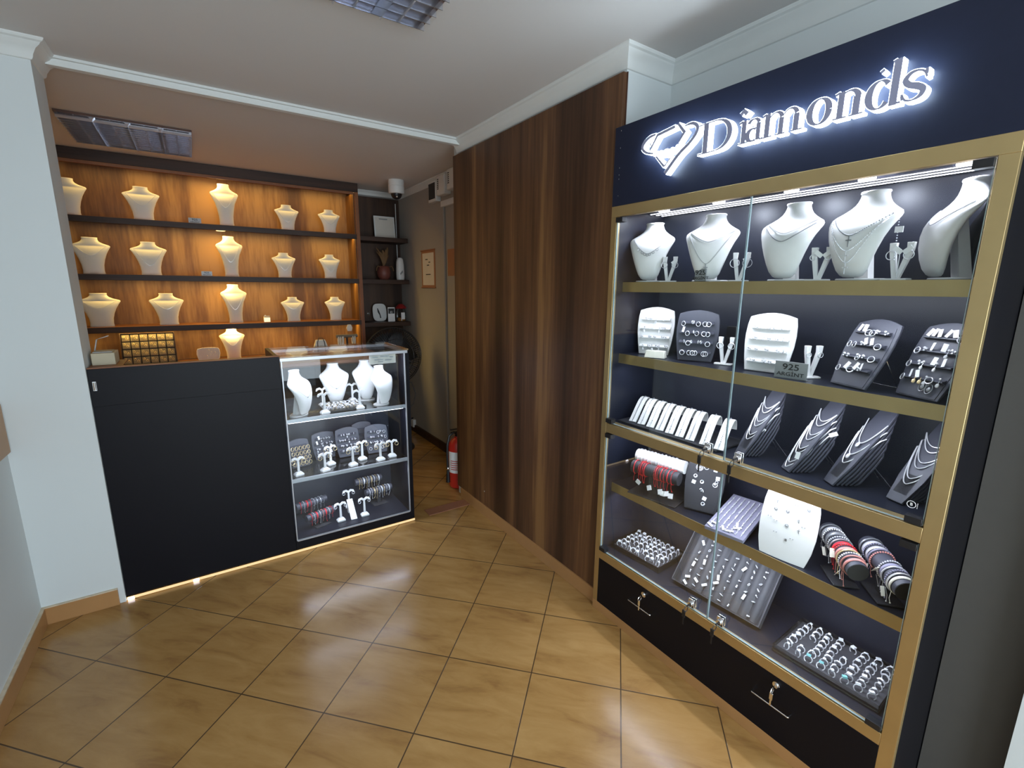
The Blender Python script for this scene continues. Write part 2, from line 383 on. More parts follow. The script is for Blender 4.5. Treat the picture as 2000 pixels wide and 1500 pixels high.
# skirting
def skirt(name, a, b_, h=0.075, t=0.012):
    x0, x1 = sorted((a[0], b_[0])); y0, y1 = sorted((a[1], b_[1]))
    o = struct(name, MB().box(x0, x1, y0, y1, 0, h), 'skirt', bevel=0.0012)
    return o
s1 = skirt('baseboard_left', (-0.695, -1.9), (-0.682, 2.587))
MB().box(-0.695, -0.683, -1.9, 2.588, 0.075, 0.080).build('grout_edge', 'skirt_top', s1)
s2 = skirt('baseboard_front_left', (-0.695, 2.587), (-0.440, 2.60), 0.077)
MB().box(-0.695, -0.440, 2.588, 2.60, 0.077, 0.081).build('grout_edge', 'skirt_top', s2)
m_ = MB()
for y0 in (1.39, 1.73, 2.07, 2.41): m_.box(1.412, 1.442, y0+.0008, min(y0+.34, 2.79)-.0008, 0, .070)
s3 = struct('baseboard_right', m_, 'skirt', bevel=.001)
m_ = MB().box(1.722, 1.74, 2.84, 4.62, 0, 0.075)
struct('baseboard_rear_right', m_, 'unitdark')
struct('trim_6', MB().box(1.115, 1.44, 2.612, 2.698, -0.002, 0.004), 'thresh')

# wood wall panel
P_ = thing('wall_panel', 'tall dark walnut laminate wall panel between the counter passage and the black cabinet', 'wall panel', (1.42, 2.1, 0.0))
a = MB().box(0.0, 0.018, -0.712, 0.705, 0.070, 2.250).build('board', 'panel', P_, bevel=.0008)
b = MB().box(0.018, 0.0215, -0.716, 0.705, 0.070, 2.252).build('edge_strip', 'paneledge', P_)
MB().cyl((-0.0006, 0.33, 0.165), (0.001, 0.33, 0.165), 0.004, n=10).build('screw_cap', 'whitep', P_)

# recessed ceiling lamps with mirror louvres (both are off)
def lamp(label, cx, cy, L=0.59):
    t = thing('ceiling_lamp', label, 'ceiling lamp', (cx, cy, CE), 0, 'square louvred ceiling lamps')
    h = L/2
    m = MB()
    for x0, x1, y0, y1 in ((-h, h, -h, -h+.014), (-h, h, h-.014, h), (-h, -h+.014, -h+.014, h-.014), (h-.014, h, -h+.014, h-.014)): m.box(x0, x1, y0, y1, -0.012, -0.0005)
    m.build('frame', 'paneledge', t)
    MB().box(-h+.012, h-.012, -h+.012, h-.012, -0.003, -0.0005).build('reflector', 'chromel', t)
    m = MB()
    for k in range(1, 4):
        x = -h+k*L/4
        for sgn in (-1, 1):
            m.loft([[(x, -h+.014, -.034), (x+sgn*.005, -h+.014, -.022), (x+sgn*.018, -h+.014, -.006), (x, -h+.014, -.006)], [(x, h-.014, -.034), (x+sgn*.005, h-.014, -.022), (x+sgn*.018, h-.014, -.006), (x, h-.014, -.006)]], True)
    m.build('parabolic_reflector', 'chromel', t)
    m = MB()
    for c in range(4):
        x0 = -h+c*L/4+.02; x1 = x0+L/4-.04
        for k in range(12):
            y = -h+.03+k*(L-.06)/11
            m.box(x0-.018, x1+.018, y-.0012, y+.0012, -.032, -.006)
    m.build('louvre', 'chromel', t)
    for c in range(4):
        x = -h+(c+.5)*L/4
        MB().cyl((x, -h+.02, -.006), (x, h-.02, -.006), .0028, n=8).build('lamp_tube', 'whitep', t)
    return t
lamp('unlit square louvred lamp in the front ceiling at the top edge', 0.737-.295, 1.68-.295)
lamp('unlit square louvred lamp in the ceiling over the warm lit shelves', -0.51+.295, 3.47+.30)

# CCTV dome
t = thing('security_camera', 'white dome security camera on the ceiling near the rear corner', 'security camera', (1.50, 4.02, CE))
MB().lathe([(.0, 0), (.064, 0), (.066, -.012), (.066, -.045), (.064, -.047), (.066, -.049), (.066, -.098), (.060, -.108), (.0, -.108)], 28).build('housing', 'whitep', t)
MB().lathe([(.046, -.106), (.044, -.122), (.034, -.140), (.018, -.150), (.001, -.153)], 24).build('dome', 'plastb', t)
MB().ball((-.01, -.038, -.135), .009).build('lens', 'chrome', t)

# boxes and papers on the rear right wall (x = 1.74)
t = thing('alarm_panel', 'small white box with a dark screen high on the rear right wall', 'alarm panel', (1.74, 3.735, 2.15))
MB().box(-.045, 0, -.075, .075, -.012, .150).build('housing', 'whitep', t, bevel=.006)
MB().box(-.0475, -.044, -.060, .060, .010, .132).build('screen', 'ink', t)
def vbox(label, y, z, h=.150):
    t = thing('breaker_box', label, 'electrical box', (1.74, y, z), 0, 'white boxes on the rear right wall')
    MB().box(-.060, 0, -.072, .072, 0, h).build('housing', 'whitep', t, bevel=.008)
    m = MB()
    for k in range(6): m.box(-.0612, -.0595, .030, .052, h*.30+k*.014, h*.30+k*.014+.008)
    m.build('vent', 'ink', t)
vbox('white slotted electrical box beside the dark screen, rear right wall', 3.545, 2.165)
vbox('white slotted electrical box nearest the walnut panel, rear right wall', 3.36, 2.180)
tag(MB().box(1.715, 1.74, 3.30, 3.62, 2.085, 2.13).build('cable_trunking', 'whitep', bevel=.003), 'short white horizontal cable trunking below the slotted boxes', 'cable trunking')
tag(MB().box(1.722, 1.74, 3.585, 3.61, .075, 2.085).build('cable_conduit', 'rearp', bevel=.003), 'painted vertical cable trunking down the rear right wall', 'cable trunking')
t = thing('wall_scroll', 'narrow cream paper scroll with brown border hung on the rear right wall', 'wall scroll', (1.74, 3.94, 1.45))
MB().box(-.004, -.001, -.145, .145, 0, .320).build('border', 'brownp', t)
MB().box(-.0052, -.003, -.120, .120, .022, .298).build('paper', 'paper', t)
MB().cyl((-.006, -.15, .322), (-.006, .15, .322), .006, n=8).build('rod', 'brownp', t)
MB().cyl((-.006, -.15, .002), (-.006, .15, .002), .006, n=8).build('rod', 'brownp', t)
for y, z, l in ((.03, .24, .05), (-.03, .215, .035), (0, .19, .05), (0.0, .110, .10)): MB().box(-.0058, -.005, y-l/2, y+l/2, z, z+.008).build('faded_mark', 'ink', t)
t = MB().box(-.004, -.001, -.12, .12, 0, .21).build('notice_paper', 'brownp', loc=(1.74, 3.43, 1.545)); tag(t, 'pinkish paper notice half hidden behind the walnut panel', 'paper notice')
t = thing('wall_socket', 'white wall socket low on the rear right wall behind the counter', 'socket', (1.74, 4.40, .05))
MB().box(-.03, 0, -.045, .045, 0, .080).build('housing', 'whitep', t, bevel=.004)
MB().cyl((-.031, .0, .084), (-.012, .0, .084), .010, n=10).build('plug', 'plastb', t)

# fire extinguisher
t = thing('fire_extinguisher', 'red fire extinguisher standing on the floor behind the walnut panel', 'fire extinguisher', (1.485, 2.93, 0))
MB().lathe([(.0, .004), (.058, .004), (.064, .012), (.066, .03), (.066, .30), (.060, .34), (.040, .368), (.022, .378), (.020, .39), (0, .39)], 26).build('cylinder', 'extred', t)
def bend(r0, a0, a1, z0, z1, n=8):
    R0 = []
    for z in (z0, z1): R0.append([Vector((r0*math.cos(R_(a0+(a1-a0)*k/n)), r0*math.sin(R_(a0+(a1-a0)*k/n)), z)) for k in range(n+1)])
    return R0
MB().loft(bend(.0668, 175, 268, .125, .285), False, closed=False).build('paper_label', 'tag', t)
m = MB()
for k in range(5): m.loft(bend(.0672, 195, 250, .150+k*.016, .156+k*.016), False, closed=False)
m.build('label_print', 'extred', t)
MB().tube([(0, 0, .40), (-.03, -.005, .425), (-.07, -.01, .405), (-.088, -.014, .34), (-.092, -.018, .25), (-.09, -.02, .16)], .009, 8).build('hose', 'rubber', t)
MB().cyl((-.09, -.02, .165), (-.09, -.02, .06), .009, .016, 12).build('nozzle', 'rubber', t)
MB().ball((-.09, -.02, .165), .013).build('nozzle_collar', 'chrome', t)
m = MB().cyl((0, 0, .385), (0, 0, .42), .018, n=14); m.box(-.05, .03, -.010, .010, .418, .428); m.box(-.055, .02, -.008, .008, .440, .448)
m.build('valve_handle', 'plastb', t)

# pedestal fan
t = thing('pedestal_fan', 'black round pedestal fan standing behind the glass case', 'fan', (1.372, 3.90, 0))
fz = .86
m = MB(); Rf = .252
for k in range(76):
    a = 2*math.pi*k/76; p = []
    for q in range(9):
        u = q/8; rr = .05+(Rf-.05)*u; p.append((rr*math.cos(a), -.075+.07*u**3, fz+rr*math.sin(a)))
    m.tube(p, .0027, 4)
for rr, yy in ((Rf, -.005), (Rf*.99, .02), (.16, -.070), (.05, -.075)): m.torus((0, yy, fz), rr, .0045 if rr > .2 else .003, 40, 6, ax='y')
m.build('grille', 'plastb', t)
m = MB()
for k in range(76):
    a = 2*math.pi*k/76; p = []
    for q in range(7):
        u = q/6; rr = .05+(Rf-.05)*u; p.append((rr*math.cos(a), .075-.055*u**3, fz+rr*math.sin(a)))
    m.tube(p, .0027, 4)
m.build('rear_grille', 'plastb', t)
MB().cyl((0, .076, fz), (0, .079, fz), Rf*.80, n=40).build('rear_disc', 'rubber', t)
m = MB()
for k in range(5):
    a0 = 2*math.pi*k/5; r1 = []; r2 = []
    for q in range(7):
        rr = .035+.18*q/6; wd = .10+.50*math.sin(math.pi*min(1, (q+1)/7.))
        r1.append((rr*math.cos(a0-wd/2), -.022, fz+rr*math.sin(a0-wd/2))); r2.append((rr*math.cos(a0+wd), .024, fz+rr*math.sin(a0+wd)))
    m.loft([r1, r2], False, closed=False)
m.cyl((0, -.04, fz), (0, .03, fz), .04, n=20)
m.build('blades', 'plastb', t)
MB().cyl((0, -.084, fz), (0, -.070, fz), .05, n=24).build('badge', 'plastb', t)
MB().cyl((0, .02, fz), (0, .15, fz), .07, .05, 20).build('motor', 'plastb', t)
MB().cyl((0, .10, .03), (0, .10, fz-.05), .014, n=14).build('pole', 'plastb', t)
MB().lathe([(0, 0), (.19, 0), (.19, .012), (.03, .035), (0, .035)], 28, Matrix.Translation((0, .10, 0))).build('base', 'plastb', t)
MB().tube([(.10, .10, .62), (.19, .08, .60), (.215, .06, .50), (.19, .06, .40), (.12, .08, .32), (.06, .10, .20)], .004, 6).build('cable', 'rubber', t)

# edge of a wooden frame on the left wall at the picture border
tag(MB().box(-.695, -.680, 2.10, 2.585, .79, .99).build('wooden_plaque', 'skirt', bevel=.002), 'edge of a brown wooden plaque on the left wall', 'wall plaque')
# ================================================================== REAR SHELF UNIT
U = thing('wall_shelf_unit', 'long warm lit wooden wall shelving with dark shelves behind the counter', 'shelf unit', (0, 0, 0))
MB().box(-1.098, 1.268, 4.600, 4.625, .862, CE-.002).build('back_panel', 'unitback', U)
MB().box(-1.098, 1.268, 4.33, 4.348, 2.256, CE-.002).build('top_beam', 'unitdark', U, bevel=.002)
MB().box(-1.098, 1.268, 4.348, 4.60, 2.278, CE-.002).build('unit_top', 'unitred', U)
MB().box(-1.098, 1.228, 4.336, 4.350, 2.236, 2.256).build('beam_lining', 'unitred', U)
dv = MB().box(1.238, 1.268, 4.33, 4.60, .862, 2.256).build('side_panel', 'unitred', U, bevel=.001)
MB().box(1.228, 1.238, 4.345, 4.60, .862, 2.250).build('side_lining', 'unitback', dv)
SZ = (1.904, 1.521, 1.154)
for z in SZ:
    s_ = MB().box(-1.098, 1.238, 4.348, 4.60, z-.018, z).build('shelf', 'unitdark', U, bevel=.0015)
    MB().box(-1.098, 1.238, 4.33, 4.348, z-.040, z).build('shelf_fascia', 'unitdark', s_, bevel=.0015)
    MB().box(-1.098, 1.238, 4.332, 4.598, z, z+.0012).build('shelf_top_veneer', 'unitred', s_)
    MB().box(-.65, 1.20, 4.412, 4.424, z-.0215, z-.0185).build('led_strip', 'ledw', s_)
MB().box(-.65, 1.20, 4.412, 4.424, 2.2745, 2.2775).build('led_strip', 'ledw', U)
for z, par in ((2.2775, U), (1.886, U)): MB().cyl((.215, 4.425, z-.018), (.215, 4.425, z), .030, n=20).build('spot_lamp', 'ledw', par)
# darker section on the right
V = thing('corner_shelf_unit', 'dark unlit wooden corner shelves between the lit shelving and the rear wall', 'shelf unit', (0, 0, 0))
MB().box(1.270, 1.738, 4.612, 4.632, .002, CE-.05).build('back_panel', 'cornerw', V)
for z in (1.900, 1.520, 1.125):
    MB().box(1.270, 1.722, 4.36, 4.612, z-.040, z).build('shelf', 'unitdark', V, bevel=.002)
tag(MB().tube([(1.700, 4.60, 2.24), (1.702, 4.605, 1.91), (1.704, 4.605, 1.6)], .004, 6).build('cable', 'whitep'), 'thin white cable hanging beside the corner shelves', 'cable')
# low sideboard below
t = thing('sideboard', 'low wooden sideboard under the lit shelving, topped with displays', 'sideboard', (0, 0, 0))
MB().box(-1.095, 1.100, 3.86, 4.595, .835, .860).build('top', 'unitred', t, bevel=.002)
MB().box(-1.090, 1.095, 3.88, 4.595, .0, .835).build('body', 'unitdark', t)

# ================================================================== COUNTER
K = thing('sales_counter', 'black laminate sales counter beside the glass case, brass strip at the floor', 'counter', (0, 0, 0))
KX0, KX1, KY = -.416, 1.012, 2.612
MB().box(KX0, .320, KY, KY+.018, .018, 1.098).build('front_panel', 'black', K, bevel=.001)
MB().box(KX0, .320, KY-.0035, KY, .934, 1.098).build('upper_board', 'black', K, bevel=.0012)
MB().box(KX0, .320, KY+.0005, KY+.03, 1.098, 1.103).build('top_edge', 'unitred', K)
MB().box(KX0, KX0+.018, KY+.018, KY+.12, .018, 1.098).build('side_panel', 'black', K)
MB().box(.302, .320, KY+.018, 3.03, .018, 1.098).build('side_panel', 'black', K)
MB().box(KX0+.018, .302, KY+.018, 3.03, .74, .76).build('desk_top', 'unitred', K)
struct('trim_7', MB().box(KX0, KX1, KY-.006, KY-.001, .001, .018), 'brass')
MB().box(KX0, KX1, KY-.0065, KY-.006, .003, .016).build('light_strip', 'floorled', bpy.data.objects['trim_7'])
for x in (-.40, -.145): MB().cyl((x-.012, KY-.008, .008), (x+.012, KY-.008, .008), .006, n=12).build('bright_spot_lamp', 'led', bpy.data.objects['trim_7'])
struct('side_shade_strip', MB().box(1.668, 1.70, .104, .268, 0, CE-.07), 'sidegrey')  # strip added right of the cabinet, shade put into its dark colour
m = MB().box(-.404, -.392, KY-.010, KY-.0036, 1.005, 1.045); m.cyl((-.398, KY-.013, 1.008), (-.398, KY-.013, 1.042), .004, n=8); m.build('latch', 'chrome', K)
G = thing('glass_display_case', 'lit glass display case with black frame set into the counter end', 'display case', (0, 0, 0))
m = MB().box(.986, KX1, KY, 2.97, .018, 1.072).box(.321, .986, KY, KY+.018, .018, .068).box(.321, .986, KY+.018, 2.97, .018, .060)
m.build('black_frame', 'black', G)
MB().box(.329, .986, 2.955, 2.967, .06, .80).build('back_board', 'inner', G)
MB().box(.322, .329, KY+.004, 2.955, .06, 1.072).build('side_glass', 'glassw', G)
MB().box(.329, .986, KY+.002, KY+.008, .070, 1.074).build('front_glass', 'glassw', G)
MB().box(.3225, 1.006, KY-.012, 3.02, 1.090, 1.098).build('top_glass', 'glassw', G)
m = MB().box(.322, 1.004, KY-.002, KY+.014, 1.072, 1.089).box(.990, 1.006, KY+.014, 3.01, 1.072, 1.089).box(.322, .330, KY+.014, 3.01, 1.080, 1.089).box(.330, .990, 2.99, 3.01, 1.072, 1.089)
m.build('top_frame', 'alu', G, bevel=.001)
for a_, b_ in ((.326, .331), (.983, .988)): MB().box(a_, b_, KY-.002, KY+.010, .068, 1.072).build('corner_profile', 'alu', G)
MB().box(.331, .983, KY-.002, KY+.010, .064, .070).build('bottom_profile', 'alu', G)
for z in (.757, .420):
    s_ = MB().box(.331, .984, KY+.022, 2.950, z-.006, z).build('glass_shelf', 'acry', G)
    MB().box(.331, .984, KY+.012, KY+.024, z-.019, z+.001).build('shelf_front_profile', 'alu', s_, bevel=.001)
MB().box(.335, .980, KY+.020, 2.945, .0605, .069).build('floor_liner', 'inner', G)
for z in (1.071, .7325, .3955): MB().box(.34, .975, 2.640, 2.648, z, z+.0012).build('led_strip', 'led', G)
m = MB().box(.781, .935, 2.622, 2.6235, 1.018, 1.074)
q = m.build('old_sticker', 'paper', G)
m = MB()
for x, z, l in ((.80, 1.055, .03), (.845, 1.058, .05), (.90, 1.052, .02), (.81, 1.040, .05), (.87, 1.036, .04), (.83, 1.028, .03)): m.box(x, x+l, 2.6205, 2.6215, z, z+.006)
m.build('worn_print', 'plate', q)

# ================================================================== TALL CABINET
XF = 1.391; XB = 1.698; Y0, Y1 = .270, 1.386
C_ = thing('display_cabinet', 'tall black display cabinet with gold rails and glass doors under the lit sign', 'display cabinet', (0, 0, 0))
MB().box(XF, XF+.018, Y0, Y1, 1.765, 2.048).build('header_board', 'blackcab', C_, bevel=.001)
MB().box(XF+.018, XB, Y0, Y1, 1.772, 2.046).build('header_box', 'blackcab', C_)
for z in (1.80, 1.86, 1.875, 1.90, 1.97, 2.03): MB().box(XF-.0006, XF, Y1-.031, Y1-.029, z, z+.004).build('nail_head', 'chrome', C_)
MB().box(XF, XF+.020, Y0, Y1, 1.725, 1.765).build('top_rail', 'gold', C_, bevel=.001)
MB().box(XF, XF+.020, Y1-.027, Y1, .044, 1.725).build('post', 'gold', C_, bevel=.001)
MB().box(XF, XF+.020, Y0, Y0+.033, .044, 1.725).build('post', 'gold', C_, bevel=.001)
MB().box(XF, XF+.045, Y0+.033, Y1-.027, .856, .896).build('middle_rail', 'gold', C_, bevel=.001)
MB().box(XF, XF+.020, Y0+.033, Y1-.027, .264, .302).build('base_rail', 'gold', C_, bevel=.001)
MB().box(XF+.0205, XB, Y0, Y0+.016, .0, 1.765).build('side_panel', 'black', C_)
MB().box(XF+.0205, XB, Y1-.016, Y1, .0, 1.765).build('side_panel', 'black', C_)
MB().box(XB-.012, XB, Y0+.016, Y1-.016, .0, 1.765).build('back_panel', 'inner', C_)
MB().box(XF+.0205, XB-.012, Y0+.016, Y1-.016, 1.752, 1.765).build('interior_ceiling', 'ceilin', C_)
MB().box(XF+.0205, XB-.012, Y1-.018, Y1-.0165, .30, 1.752).build('side_lining', 'inner', C_)
MB().box(XF+.0205, XB-.012, Y0+.0165, Y0+.018, .30, 1.752).build('side_lining', 'inner', C_)
for x in (1.590, 1.625, 1.660): MB().box(x-.0035, x+.0035, Y0+.025, Y1-.025, 1.7505, 1.7515).build('led_strip', 'led', C_)
for y in (1.25, 1.02, .78, .585, .385):
    MB().cyl((1.535, y, 1.744), (1.535, y, 1.7515), .020, n=18).build('spot_lamp', 'led', C_)
XS = 1.456
for z in (1.478, 1.185, .607):
    s_ = MB().box(XS+.003, XB-.012, Y0+.018, Y1-.018, z-.018, z).build('shelf', 'inner', C_)
    MB().box(XS, XS+.003, Y0+.018, Y1-.018, z-.038, z+.001).build('gold_trim', 'gold', s_)
    MB().box(XS+.006, XS+.014, Y0+.03, Y1-.03, z-.030, z-.0185).build('led_strip', 'led', s_)
s_ = MB().box(XF+.0455, XB-.012, Y0+.018, Y1-.018, .878, .896).build('shelf', 'inner', C_)
MB().box(XF+.048, XF+.056, Y0+.03, Y1-.03, .866, .8775).build('led_strip', 'led', s_)
MB().box(XF+.0205, XB-.012, Y0+.018, Y1-.018, .282, .299).build('shelf', 'inner', C_)
d_ = MB().box(XF, XF+.018, Y0+.033, Y1-.027, .044, .264).build('drawer_front', 'black', C_, bevel=.0008)
for yl, ya, yb, zl, zh in ((1.098, 1.163, 1.047, .236, .180), (.568, .632, .516, .238, .172)):
    MB().tube([(XF-.001, ya, zh), (XF-.018, ya, zh), (XF-.020, ya-.002, zh), (XF-.020, yb+.002, zh), (XF-.018, yb, zh), (XF-.001, yb, zh)], .0022, 8).build('handle', 'chrome', d_)
    MB().cyl((XF-.004, yl, zl), (XF, yl, zl), .011, n=20).cyl((XF-.007, yl, zl), (XF-.004, yl, zl), .007, n=16).build('lock', 'chrome', d_)
    m = MB().box(XF-.024, XF-.007, yl-.001, yl+.001, zl-.003, zl+.003); m.torus((XF-.026, yl, zl-.010), .009, .0016, 16, 5, ax='y'); m.box(XF-.028, XF-.025, yl-.005, yl+.005, zl-.040, zl-.018); m.box(XF-.0275, XF-.0255, yl-.0025, yl+.0025, zl-.062, zl-.040)
    m.build('key', 'chrome', d_)
MB().box(XF, XB, Y0, Y1, 0, .044).build('plinth', 'skirt', C_, bevel=.001)

def door(y0, y1, z0, z1, hinge_y, lock_y):
    D = MB().box(1.394, 1.399, y0, y1, z0, z1).build('door', 'glass', C_)
    m = MB()
    for y in (y0, y1): m.box(1.3938, 1.3992, y-.0007, y+.0007, z0, z1)
    m.box(1.3938, 1.3992, y0, y1, z0-.0006, z0+.0006)
    m.build('glass_edge', 'gedge', D)
    for z, s in ((z0, 1), (z1, -1)):
        y = hinge_y; sg = 1 if y < (y0+y1)/2 else -1
        MB().box(1.385, 1.408, min(y, y+sg*.034), max(y, y+sg*.034), min(z, z+s*.018), max(z, z+s*.018)).build('hinge', 'plastb', D, bevel=.001)
    lz = z0+.024
    m = MB().box(1.386, 1.394, lock_y-.012, lock_y+.012, lz-.016, lz+.018).cyl((1.378, lock_y, lz), (1.386, lock_y, lz), .010, n=18)
    m.box(1.399, 1.4045, lock_y-.012, lock_y+.012, lz-.016, lz+.018)
    m.build('lock', 'chrome', D, bevel=.0015)
    m = MB().box(1.362, 1.378, lock_y-.001, lock_y+.001, lz-.003, lz+.003); m.torus((1.358, lock_y, lz-.012), .011, .0013, 18, 5, ax='y')
    m.box(1.356, 1.3595, lock_y+.001, lock_y+.013, lz-.048, lz-.020); m.box(1.3567, 1.3587, lock_y+.004, lock_y+.009, lz-.078, lz-.048)
    m.build('key', 'rubber', D)
    return D
door(.8235, Y1-.030, .900, 1.722, Y1-.030, .880)
D2 = door(Y0+.036, .8205, .900, 1.722, Y0+.036, .772)
door(.8235, Y1-.030, .306, .852, Y1-.030, .884)
door(Y0+.036, .8205, .306, .852, Y0+.036, .770)
# round etched mark on the right upper door
MX = Matrix.Translation((1.3935, .333, .945)) @ Matrix.Rotation(R_(-90), 4, 'Z') @ UPR
m = MB().torus((0, 0, 0), .0085, .0007, 28, 5, MX); m.build('etched_mark', 'tag', D2)
txt('B', .010, 'tag', MX, D2, 'etched_mark', .0002)
m = MB()
for k, l in enumerate((.004, .006, .003, .005)): m.box(.011, .0125, -.007+k*.0037, -.007+k*.0037+.0022, 0, .0003, M=MX)
m.build('etched_mark', 'tag', D2)

# ================================================================== SIGN
S = thing('illuminated_sign', 'glowing white backlit Diamonds lettering with emblem on the black cabinet header', 'sign', (0, 0, 0))
# drawing plane: s = -y, t = z ; local x -> world -y
XFACE = 1.3725
MS = Matrix(((0, 0, -1, XF-.0015), (-1, 0, 0, 0), (0, 1, 0, 0), (0, 0, 0, 1)))
def fat(pts, wd):
    n = len(pts); ws = list(wd) if isinstance(wd, (list, tuple)) else [wd]*n
    if n > 4:       # smooth the centre line
        P = []; W = []
        for i in range(n-1):
            p0, p1, p2, p3 = [Vector(pts[max(0, min(n-1, i+k))]) for k in (-1, 0, 1, 2)]
            for q in range(4):
                u = q/4; P.append(tuple(0.5*((2*p1)+(p2-p0)*u+(2*p0-5*p1+4*p2-p3)*u*u+(3*p1-p0-3*p2+p3)*u**3))); W.append(ws[i]*(1-u)+ws[i+1]*u)
        P.append(tuple(pts[-1])); W.append(ws[-1]); pts, ws = P, W
    return pts, [v*1.12+.0016 for v in ws]
def glyph(name, strokes, polys=(), extra=None, par=S):
    strokes = [fat(p_, w_) for p_, w_ in strokes]
    m = MB()
    for i, (pts, wd) in enumerate(strokes): m.stroke(pts, wd, 0, .0250+i*.00006, MS)
    for p_ in polys: m.prism(p_, 0, .0165, MS)
    L_ = m.build(name, 'sign', par, smooth=False)
    m = MB()
    def thin(wd): return [max(.0014, v-.0026) for v in wd] if isinstance(wd, (list, tuple)) else max(.0014, wd-.0026)
    for i, (pts, wd) in enumerate(strokes): m.stroke(pts, thin(wd), .0257, .0266+i*.00006, MS)
    for p_ in polys:
        cx = sum(a for a, b in p_)/len(p_); cy = sum(b for a, b in p_)/len(p_)
        m.prism([(cx+(a-cx)*.9, cy+(b-cy)*.9) for a, b in p_], .0257, .0266, MS)
    m.build('letter_face' if name == 'letter' else 'emblem_face', 'face', L_, smooth=False)
    return L_
BL = 1.8655; XH = .061; CH = .089; AH = .096
def arc(cx, cy, rx, ry, a0, a1, n=14, wf=None):
    P = []; W_ = []
    for k in range(n+1):
        a = R_(a0+(a1-a0)*k/n); P.append((cx+rx*math.cos(a), cy+ry*math.sin(a)))
        W_.append(wf(a) if wf else .01)
    return P, W_
TH, TK = .0035, .0150
bw = lambda a: TH+(TK-TH)*abs(math.cos(a))**1.3
def stem(x, z0, z1, wd=.0135): return ([(x, z0), (x, z1)], wd)
def serif(x, z, l=.026, h=.0040): return ([(x-l/2, z), (x+l/2, z)], h)
# D
glyph('letter', [stem(-.972, BL, BL+CH, .016), serif(-.975, BL+.002, .046), ([(-.998, BL+CH-.004), (-.970, BL+CH-.002), (-.930, BL+CH-.002)], .004), ([(-.975, BL+.002), (-.935, BL+.002)], .004),
                 arc(-.935, BL+CH/2, .043, CH/2-.003, -90, 90, 18, bw)])
# i
def istem(x): return [stem(x, BL, BL+XH), serif(x, BL+.002, .030), ([(x-.014, BL+XH-.005), (x-.004, BL+XH-.001)], .006)]
glyph('letter', istem(-.848)+[([(-.861, BL+AH-.016), (-.852, BL+AH-.008), (-.842, BL+AH-.018)], .012)])
# a
glyph('letter', [stem(-.805, BL+.002, BL+XH-.014, .012), arc(-.819, BL+XH-.016, .015, .014, 10, 165, 10, lambda a: TH+.007*abs(math.cos(a))), arc(-.820, BL+.018, .016, .016, 60, 300, 12, lambda a: TH+.010*abs(math.cos(a))), ([(-.805, BL+.008), (-.797, BL+.002), (-.790, BL+.004)], .005)])
# m
def arch(x, w_): return [arc(x, BL+XH-.022, w_, .020, 15, 150, 8, lambda a: .004+.008*max(0, math.cos(a)))]
glyph('letter', istem(-.780)+arch(-.758, .018)+[stem(-.742, BL, BL+XH-.018, .0125), serif(-.742, BL+.002, .024)]+arch(-.720, .018)+[stem(-.703, BL, BL+XH-.018, .0135), serif(-.700, BL+.002, .028)])
# o
glyph('letter', [arc(-.6485, BL+XH/2, .0225, XH/2-.001, 0, 360, 26, bw)])
# n
glyph('letter', istem(-.600)+[arc(-.583, BL+XH-.024, .020, .022, 10, 150, 8, lambda a: .004+.009*max(0, math.cos(a))), stem(-.566, BL, BL+XH-.018, .0145), serif(-.564, BL+.002, .028)])
# d
glyph('letter', [arc(-.5215, BL+XH/2, .0205, XH/2-.001, 40, 320, 22, bw), stem(-.4925, BL, BL+AH, .0145), ([(-.492, BL+.004), (-.478, BL+.003)], .005), ([(-.524, BL+AH-.019), (-.517, BL+AH-.014)], .007), ([(-.502, BL+AH-.004), (-.495, BL+AH-.001)], .005)])
# s
glyph('letter', [([(-.436, BL+XH-.020), (-.441, BL+XH-.008), (-.452, BL+XH-.002), (-.466, BL+XH-.004), (-.474, BL+XH-.016), (-.466, BL+XH-.027), (-.452, BL+.028), (-.440, BL+.019), (-.443, BL+.007), (-.456, BL+.001), (-.470, BL+.004), (-.478, BL+.018)],
                  [.004, .005, .0045, .008, .011, .012, .013, .012, .009, .004, .005, .005]), ([(-.477, BL+.014), (-.475, BL+.005)], .006), ([(-.437, BL+XH-.014), (-.438, BL+XH-.002)], .006)])
# emblem
E_ = glyph('emblem', [([(-1.168, 1.969), (-1.195, 1.966), (-1.218, 1.952), (-1.223, 1.935), (-1.205, 1.919), (-1.175, 1.910)], [.006, .010, .012, .010, .008, .005]),
    ([(-1.190, 1.922), (-1.160, 1.965), (-1.090, 1.974)], [.005, .010, .010]), ([(-1.192, 1.948), (-1.180, 1.928)], .004),
    ([(-1.078, 1.979), (-1.052, 1.948), (-1.072, 1.920)], [.008, .012, .004]),
    ([(-1.052, 1.966), (-1.025, 1.967), (-1.006, 1.955), (-1.006, 1.936), (-1.030, 1.911), (-1.070, 1.884), (-1.119, 1.836)], [.004, .009, .011, .010, .010, .011, .012]),
    ([(-1.160, 1.896), (-1.124, 1.858)], [.006, .008]), ([(-1.124, 1.858), (-1.095, 1.885)], [.006, .003])])
for s_, z, r in ((-1.163, 1.906, .0105), (-1.142, 1.903, .0105), (-1.118, 1.900, .0135), (-1.094, 1.903, .0098), (-1.073, 1.907, .0100)):
    poly = [(s_+r*math.cos(2*math.pi*k/18), z+r*math.sin(2*math.pi*k/18)) for k in range(18)]
    q = MB().prism(poly, 0, .0275, MS).build('emblem_bead', 'sign', S, smooth=False)
    MB().torus((s_, z, 0), r, .0011, 20, 5, MS @ Matrix.Translation((0, 0, .0275))).build('bead_rim', 'face', q)
